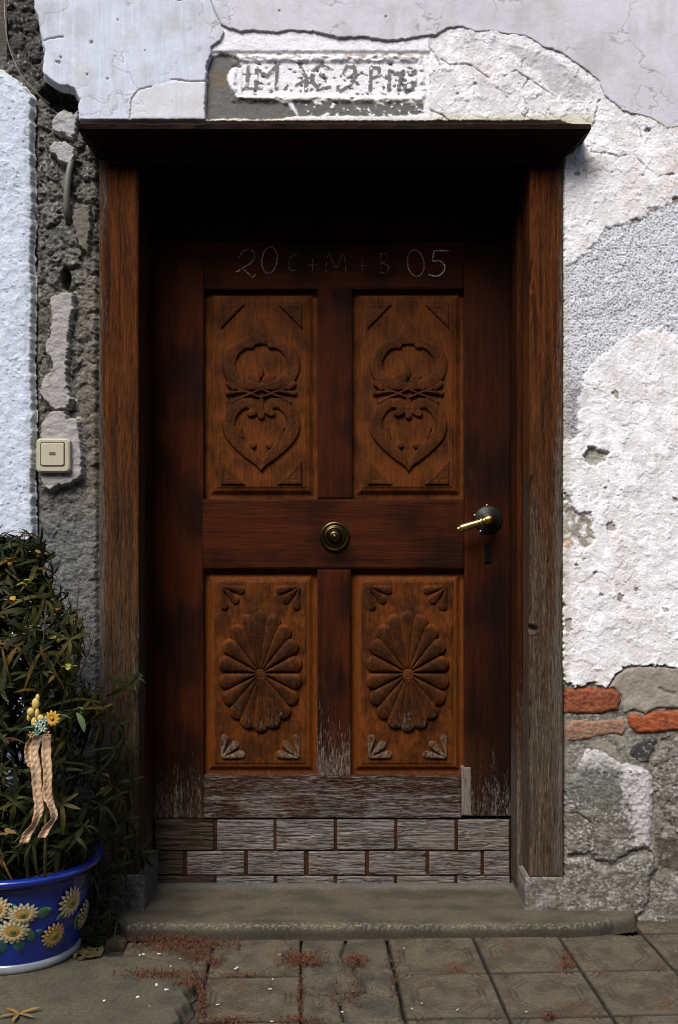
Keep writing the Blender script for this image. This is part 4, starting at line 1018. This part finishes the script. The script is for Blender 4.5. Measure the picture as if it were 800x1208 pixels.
for a_ in ((26, 1078, .035, True, .72), (16, 1098, .036, True, .85), (62, 1103, .029, False, 1.0), (82, 1064, .034, True, 1.05), (100, 1078, .032, True, 1.1), (-3, 1072, .03, True, 1), (-55, 1085, .036, True, 1), (-90, 1070, .034, True, 1), (-75, 1108, .03, False, 1)): potflower(*a_)

# ------------------------------------------------------------------ SHRUB
shrub = thing('potted_shrub', (pc[0], pc[1], .22), 'bushy dark green shrub with narrow leaves in whorls, growing in the blue pot', 'shrub')
def leafgeo(L, wd, droop, az, el, base=(0, 0, 0)):
    d = Vector((math.cos(az)*math.cos(el), math.sin(az)*math.cos(el), math.sin(el))); side = d.cross(Vector((0, 0, 1)))
    side = side.normalized() if side.length > .01 else Vector((1, 0, 0)); nn = side.cross(d)
    V = []; n = 4; b = Vector(base)
    for i in range(n+1):
        t = i/n; w_ = wd*math.sin(math.pi*(t*.9+.06))**.8*.5; p = b+d*L*t+Vector((0, 0, -droop*t*t*L))
        V += [tuple(p-side*w_), tuple(p+side*w_)] if i not in (1, 2, 3) else [tuple(p-side*w_+nn*w_*.3), tuple(p+side*w_+nn*w_*.3)]
    return V, [(2*i, 2*i+1, 2*i+3, 2*i+2) for i in range(n)]
def cluster(rnd, tone):
    P = []; n = rnd.randint(5, 8); C = []; a0 = rnd.random()*6.28
    for k in range(n):
        L = rnd.uniform(.030, .086); v = leafgeo(L, rnd.uniform(.006, .0135), rnd.uniform(.0, 1.3), a0+6.283*k/n+rnd.uniform(-.3, .3), rnd.uniform(-.25, .75))
        P.append(v); q = rnd.uniform(.6, 1.5); C += [tuple(c*q for c in tone)]*len(v[0])
    P.append(tube([(0, 0, -.05), (.004, 0, -.02), (0, 0, 0)], [.0016, .0014, .001], 4)); C += [(.03, .03, .015)]*12
    return join(P), C
TONES = [(0.0123, 0.0175, 0.0036), (0.0164, 0.0207, 0.0036), (0.0082, 0.0127, 0.0036), (0.0246, 0.0255, 0.0049), (0.0394, 0.0335, 0.0065), (0.0115, 0.0167, 0.0029), (0.0697, 0.0399, 0.0086), (0.0181, 0.0224, 0.0058)]
rr = random.Random(5); CM = []
for i in range(16):
    (v, f), C = cluster(rr, TONES[i % 8]); CM.append((v, f, C, mesh('leaf_whorl', v, f, C)))
def crown_r(z):         # half width of the crown at height z above ground
    Zs = [.16, .25, .45, .60, .72, .85, .95, 1.05, 1.12]; Rs = [.18, .22, .25, .245, .21, .175, .135, .09, .05]
    return float(np.interp(z, Zs, Rs))
inst = []
tries = 0
while len(inst) < 780:
    z = rr.uniform(.20, 1.12); a = rr.uniform(0, 6.283); q = rr.random()**.36; r_ = crown_r(z)*q*(1+.42*float(perlin(np.array(a*2.), np.array(z*6), 1701)))
    x = pc[0]+r_*math.cos(a)*1.0; y = pc[1]-.02+r_*math.sin(a)*.72
    if y > -.045: continue
    if z < .27 and math.hypot(x-pc[0], y-pc[1]) < .26 and z < .24: continue
    if z < .52 and z < .30 and y < pc[1]-.10 and q > .5: continue
    inst.append((x, y, z, a, q))
# droopers down the right side of the pot, over the jamb
for (u, v, y) in ((150, 1000, -.08), (140, 1020, -.10), (128, 1040, -.12), (135, 1055, -.10), (118, 1062, -.14), (128, 1075, -.13), (112, 1088, -.16), (125, 1095, -.15), (108, 1106, -.2), (122, 1118, -.16),
                  (148, 965, -.08), (160, 985, -.06), (143, 940, -.08), (155, 920, -.06), (135, 900, -.08), (148, 880, -.06), (150, 808, -.05), (163, 800, -.05), (140, 855, -.07), (133, 985, -.10), (165, 1005, -.05), (120, 1030, -.12), (100, 1112, -.2), (138, 1085, -.12)):
    inst.append((wx(u, y), y, wz(v, y), rr.uniform(-1, 1), 2))
vis = sorted(range(len(inst)), key=lambda i: (inst[i][1]-(1 if inst[i][4] == 2 else 0), ))
front = [i for i in vis if CX+inst[i][0]*F/(D+inst[i][1]) > -12][:298]; fs = set(front)
SV = []; SF = []; SCc = []
for i, (x, y, z, a, q) in enumerate(inst):
    j = rr.randrange(16)
    if (q < .7 or q > 1.5) and j in (6, 14, 4, 12): j = 0
    out = Vector((math.cos(a), math.sin(a)*.8, .9 if q < 1.5 else -.2)).normalized() if q < 1.5 else Vector((.5, -.6, .35)).normalized()
    out = (out+Vector((rr.gauss(0, .3), rr.gauss(0, .3), rr.gauss(0, .25)))).normalized()
    rq = out.to_track_quat('Z', 'Y'); s = rr.uniform(.55, 1.3) if q < 1.5 else rr.uniform(.7, .95)
    if i in fs:
        o = obj('leaf_whorl', CM[j][3], M_leaf, shrub, (x-pc[0], y-pc[1], z-.22)); o.rotation_euler = rq.to_euler(); o.scale = (s, s, s)
    else:
        Mx = rq.to_matrix(); v = np.array(CM[j][0])*s @ np.array(Mx).T+np.array((x, y, z)); o0 = len(SV); SV += v.tolist(); SF += [tuple(k+o0 for k in f_) for f_ in CM[j][1]]; SCc += CM[j][2]
o = part('foliage', SV, SF, M_leaf, shrub, SCc); o['kind'] = 'stuff'
for k in range(9):
    a = 6.283*k/9+.3; P = []
    for t in np.linspace(0, 1, 7):
        z = .21+t*rr.uniform(.62, .85)*(1 if k % 3 else .75); r_ = .03+.20*t**.8
        P.append((pc[0]+r_*math.cos(a)*1.1+rr.gauss(0, .006), min(pc[1]+r_*math.sin(a)*.65+rr.gauss(0, .006), -.05), z))
    part('stem', *tube(P, [.006*(1-.75*t) for t in np.linspace(0, 1, 7)], 6), M_leaf, shrub, (.05, .035, .02))
# long trailing twigs on the right
for L in ([(90, 860, -.2), (115, 880, -.12), (135, 920, -.09), (143, 960, -.08), (150, 1000, -.08), (140, 1040, -.1), (128, 1075, -.13), (124, 1110, -.16)], [(95, 900, -.2), (120, 960, -.12), (118, 1020, -.13), (112, 1080, -.17), (106, 1106, -.2)],
          [(80, 800, -.2), (110, 815, -.1), (140, 812, -.06), (163, 800, -.05)], [(90, 880, -.2), (120, 890, -.1), (150, 915, -.06), (160, 985, -.06)]):
    part('twig', *tube([(wx(u, y), y, wz(v, y)) for u, v, y in smoothline(L, 4)], .0014, 5), M_leaf, shrub, (.045, .035, .015))
# dried pale flowers / seed pods scattered in the crown
for i, (u, v, y, c) in enumerate(((69, 755, -.38, (.24, .22, .05)), (82, 789, -.36, (.26, .24, .06)), (40, 742, -.42, (.22, .17, .08)), (12, 665, -.36, (.28, .17, .03)), (14, 710, -.42, (.30, .17, .03)), (46, 655, -.28, (.22, .13, .06)), (70, 720, -.34, (.16, .09, .04)),
                                  (22, 752, -.44, (.2, .15, .07)), (122, 932, -.16, (.55, .10, .01)), (30, 690, -.38, (.25, .2, .05)), (97, 840, -.32, (.10, .13, .04)), (10, 985, -.45, (.14, .09, .03)))):
    P = []
    for k in range(5): P.append(leafgeo(.026 if i != 8 else .012, .016, .3, k*1.26+i, rr.uniform(.2, 1.1), (wx(u, y), y, wz(v, y))))
    P.append(ball((wx(u, y), y, wz(v, y)), .007, 6, 5)); part('blossom', *join(P), M_leaf, shrub, c)

# ------------------------------------------------------------------ DECORATIVE STAKE with bow
YS = -.43
bow = thing('flower_stake', (wx(54, YS), YS, .2), 'garden stick with artificial yellow flowers and long checked ribbon tails, stuck in the blue pot', 'ornament')
def PS(u, v, dy=0.): return (wx(u, YS), YS+dy, wz(v, YS))
part('stick', *tube([(wx(53, YS), YS, wz(1035, YS)), PS(54, 960), PS(54, 870)], .0042, 8), M_leaf, bow, (.10, .09, .03))
def ribbon(L, wdt):
    V = []; C = []
    L = smoothline([(*p, 0)[:4] if len(p) == 4 else p for p in L], 14); NA = 11
    for i, (u, v, dy, tw) in enumerate(L):
        c_, s_ = math.cos(tw), math.sin(tw); w_ = wdt*(1+.06*math.sin(i*.7)); x, y, z = PS(u, v, dy)
        for j in range(NA):
            t = (j-(NA-1)/2)/((NA-1)/2); V.append((x+t*w_*c_, y+t*w_*s_+.003*math.cos(t*3)+.0008*math.sin(i*1.1+j), z+t*w_*.12))
            C.append((.40, .18, .06) if abs(t) > .9 else (lambda q_: (.34+.32*q_, .19+.34*q_, .09+.30*q_))(.35+.25*math.sin(i*1.3+math.sin(j)*.8)+.22*(j % 3 == 1)+random.uniform(-.22, .22)))
    n = len(L); Fq = [(i*NA+j, i*NA+j+1, i*NA+j+NA+1, i*NA+j+NA) for i in range(n-1) for j in range(NA-1)]
    o = part('ribbon_tail', V, Fq, M_fabric, bow, C)
    md = o.modifiers.new('thickness', 'SOLIDIFY'); md.thickness = .0012
ribbon([(46, 868, 0, .1), (42, 885, -.01, -.2), (45, 905, -.015, .2), (46, 930, -.012, -.1), (48, 952, -.01, .1), (44, 968, -.012, .9), (36, 980, -.015, .2), (31, 992, -.016, 0)], .0125)
ribbon([(56, 868, -.004, -.1), (57, 890, -.014, .2), (59, 912, -.016, -.1), (58, 935, -.012, .3), (62, 948, -.01, 1.1), (66, 962, -.012, 1.0), (58, 974, -.016, .3), (52, 986, -.017, -.2)], .012)
ribbon([(40, 868, .004, .5), (34, 880, .0, .3), (34, 895, .002, .1), (38, 905, .004, .4)], .009)
P = []
for (u, v, dy, s) in ((45, 829, -.02, .010), (40, 838, -.025, .010), (48, 840, -.028, .011), (37, 845, -.02, .009), (52, 845, -.03, .009), (44, 850, -.026, .010), (47, 822, -.018, .007)):
    P.append(ball(PS(u, v, dy), s*.95, 10, 7, (.8+.3*math.sin(u), .8, 1.35+.25*math.cos(v))))
part('yellow_buds', *join(P), M_plastic, bow, (.46, .34, .10))
def daisy(u, v, dy, r0, n, c, cc):
    V = []; Fq = []; C = []; x, y, z = PS(u, v, dy)
    for k in range(n):
        t = 6.283*k/n; o = len(V)
        for rr_, hw, yo in ((.15, .10, 0), (.6, .24, -.006), (1., .06, -.001)):
            for s in (-1, 1): V.append((x+r0*(rr_*math.cos(t)-s*hw*math.sin(t)), y+yo, z+r0*(rr_*math.sin(t)+s*hw*math.cos(t)))); C.append(c)
        for i in range(2): Fq.append((o+2*i, o+2*i+1, o+2*i+3, o+2*i+2))
    b, f = ball((x, y-.003, z), r0*.28, 8, 5); o = len(V); V += b; Fq += [tuple(i+o for i in q) for q in f]; C += [cc]*len(b)
    part('artificial_flower', V, Fq, M_plastic, bow, C)
daisy(66, 845, -.03, .020, 11, (.50, .28, .04), (.30, .14, .02)); daisy(50, 851, -.036, .012, 6, (.42, .50, .46), (.3, .3, .1)); daisy(56, 856, -.036, .011, 6, (.42, .52, .48), (.3, .3, .1))
daisy(57, 847, -.034, .010, 6, (.36, .48, .44), (.3, .3, .1)); daisy(49, 861, -.034, .010, 6, (.14, .32, .24), (.1, .2, .1)); daisy(60, 864, -.03, .011, 6, (.4, .22, .12), (.3, .2, .1)); daisy(42, 864, -.03, .010, 6, (.40, .2, .1), (.3, .2, .1))
V, Fq = leafgeo(.045, .030, .2, R(185), R(8), PS(48, 858, -.022)); part('artificial_leaf', V, Fq, M_plastic, bow, (.03, .12, .075))
V, Fq = leafgeo(.07, .012, .4, R(-8), R(22), PS(56, 845, -.01)); part('artificial_leaf', V, Fq, M_plastic, bow, (.10, .12, .05))
V, Fq = leafgeo(.045, .022, .2, R(-30), R(-55), PS(92, 840, -.01)); part('artificial_leaf', V, Fq, M_plastic, bow, (.10, .14, .06))

# ------------------------------------------------------------------ LITTER on the pavement
rr = random.Random(11)
def moss(u0, u1, v0, v1, n, dens=None):
    out = []
    for _ in range(n):
        u = min(max(rr.gauss((u0+u1)/2, (u1-u0)/4), u0-6), u1+6); v = min(max(rr.gauss((v0+v1)/2, (v1-v0)/4), v0-2), v1+2); out.append((u, v))
    return out
spots = []
for a_ in ((150, 275, 1106, 1124, 900), (210, 250, 1118, 1136, 260), (140, 245, 1144, 1156, 420), (200, 245, 1154, 1168, 260), (330, 382, 1123, 1142, 620), (402, 436, 1126, 1142, 300), (232, 244, 1164, 1206, 260),
           (236, 300, 1200, 1208, 160), (240, 262, 1128, 1142, 120), (350, 358, 1150, 1205, 120), (660, 676, 1120, 1143, 90), (662, 680, 1136, 1142, 60), (638, 660, 1194, 1206, 110), (180, 300, 1110, 1120, 200), (330, 380, 1200, 1208, 120), (520, 560, 1140, 1150, 30), (410, 430, 1150, 1185, 90), (150, 240, 1104, 1112, 260), (250, 330, 1148, 1154, 90), (360, 440, 1146, 1200, 160), (455, 475, 1108, 1208, 110), (470, 560, 1106, 1112, 30)):
    spots += moss(*a_)
V = []; Fq = []; C = []
for (u, v) in spots:
    y = gy(v, .004); x = wx(u, y); a = rr.random()*6.28; L = rr.uniform(.003, .010); h_ = rr.uniform(.002, .009); o = len(V)
    dx, dy = math.cos(a)*L/2, math.sin(a)*L/2; px_, py_ = -math.sin(a)*.0009, math.cos(a)*.0009; z = .003+rr.uniform(0, .004)
    V += [(x-dx-px_, y-dy-py_, z), (x-dx+px_, y-dy+py_, z), (x+px_*1.5, y+py_*1.5, z+h_*.8), (x-px_*1.5, y-py_*1.5, z+h_*.8), (x+dx, y+dy, z+h_*rr.uniform(.2, 1))]
    Fq += [(o, o+1, o+2, o+3), (o+3, o+2, o+4)]
    q = rr.uniform(.5, 1.3); C += [(.085*q, .030*q, .013*q)]*5
o = part('dry_moss', V, Fq, M_moss, None, C); o['kind'] = 'stuff'; o['label'] = 'rusty red dry moss and needles scattered over the joints of the pavement'; o['category'] = 'moss'
P = []; 
for (u, v, s) in ((168, 1127, 4), (187, 1126, 3), (279, 1143, 3), (186, 1162, 4), (196, 1168, 3), (163, 1178, 3.5), (122, 1182, 3.5), (201, 1141, 2.2), (322, 1156, 1.6), (256, 1186, 2.5), (404, 1195, 2.6), (321, 1206, 2.5), (320, 1168, 2.5), (416, 1170, 2.2), (331, 1127, 2), (212, 1132, 1.5), (477, 1119, 2), (486, 1191, 2.4), (541, 1192, 2.2), (176, 1188, 1.6), (621, 1195, 2), (797, 1123, 1.6), (498, 1184, 1.6)):
    y = gy(v, .004); sc = s*.0009
    for _ in range(3):
        P.append(ball((wx(u, y)+rr.gauss(0, sc), y+rr.gauss(0, sc), .006), sc*rr.uniform(.5, 1.1), 6, 4, (1.3, 1, .5)))
o = part('white_crumbs', *join(P), M_plaster, None, (.55, .54, .52)); o['kind'] = 'stuff'; o['label'] = 'tiny white plaster crumbs strewn on the dark pavement'; o['category'] = 'crumbs'
def fallen(u, v, n, L, c, lab, spread=2.4, a0=0):
    y = gy(v, .01); P = [leafgeo(L*rr.uniform(.8, 1.1), L*.20, .05, a0+spread*k/(n-1)-spread/2, .12, (wx(u, y), y, .010)) for k in range(n)]
    o = part('fallen_leaf', *join(P), M_leaf, None, c); o['label'] = lab; o['category'] = 'leaf'
fallen(22, 1196, 5, .05, (.22, .13, .035), 'dry tan leaf lying on the concrete at the bottom left corner', 4.2, R(-90))
fallen(92, 1122, 4, .06, (.085, .060, .03), 'dull brown leaf fallen on the ground beside the blue pot', 1.6, R(-40))
fallen(118, 1128, 4, .07, (.06, .05, .025), 'dark withered leaf lying between the blue pot and the doorstep', 1.8, R(150))
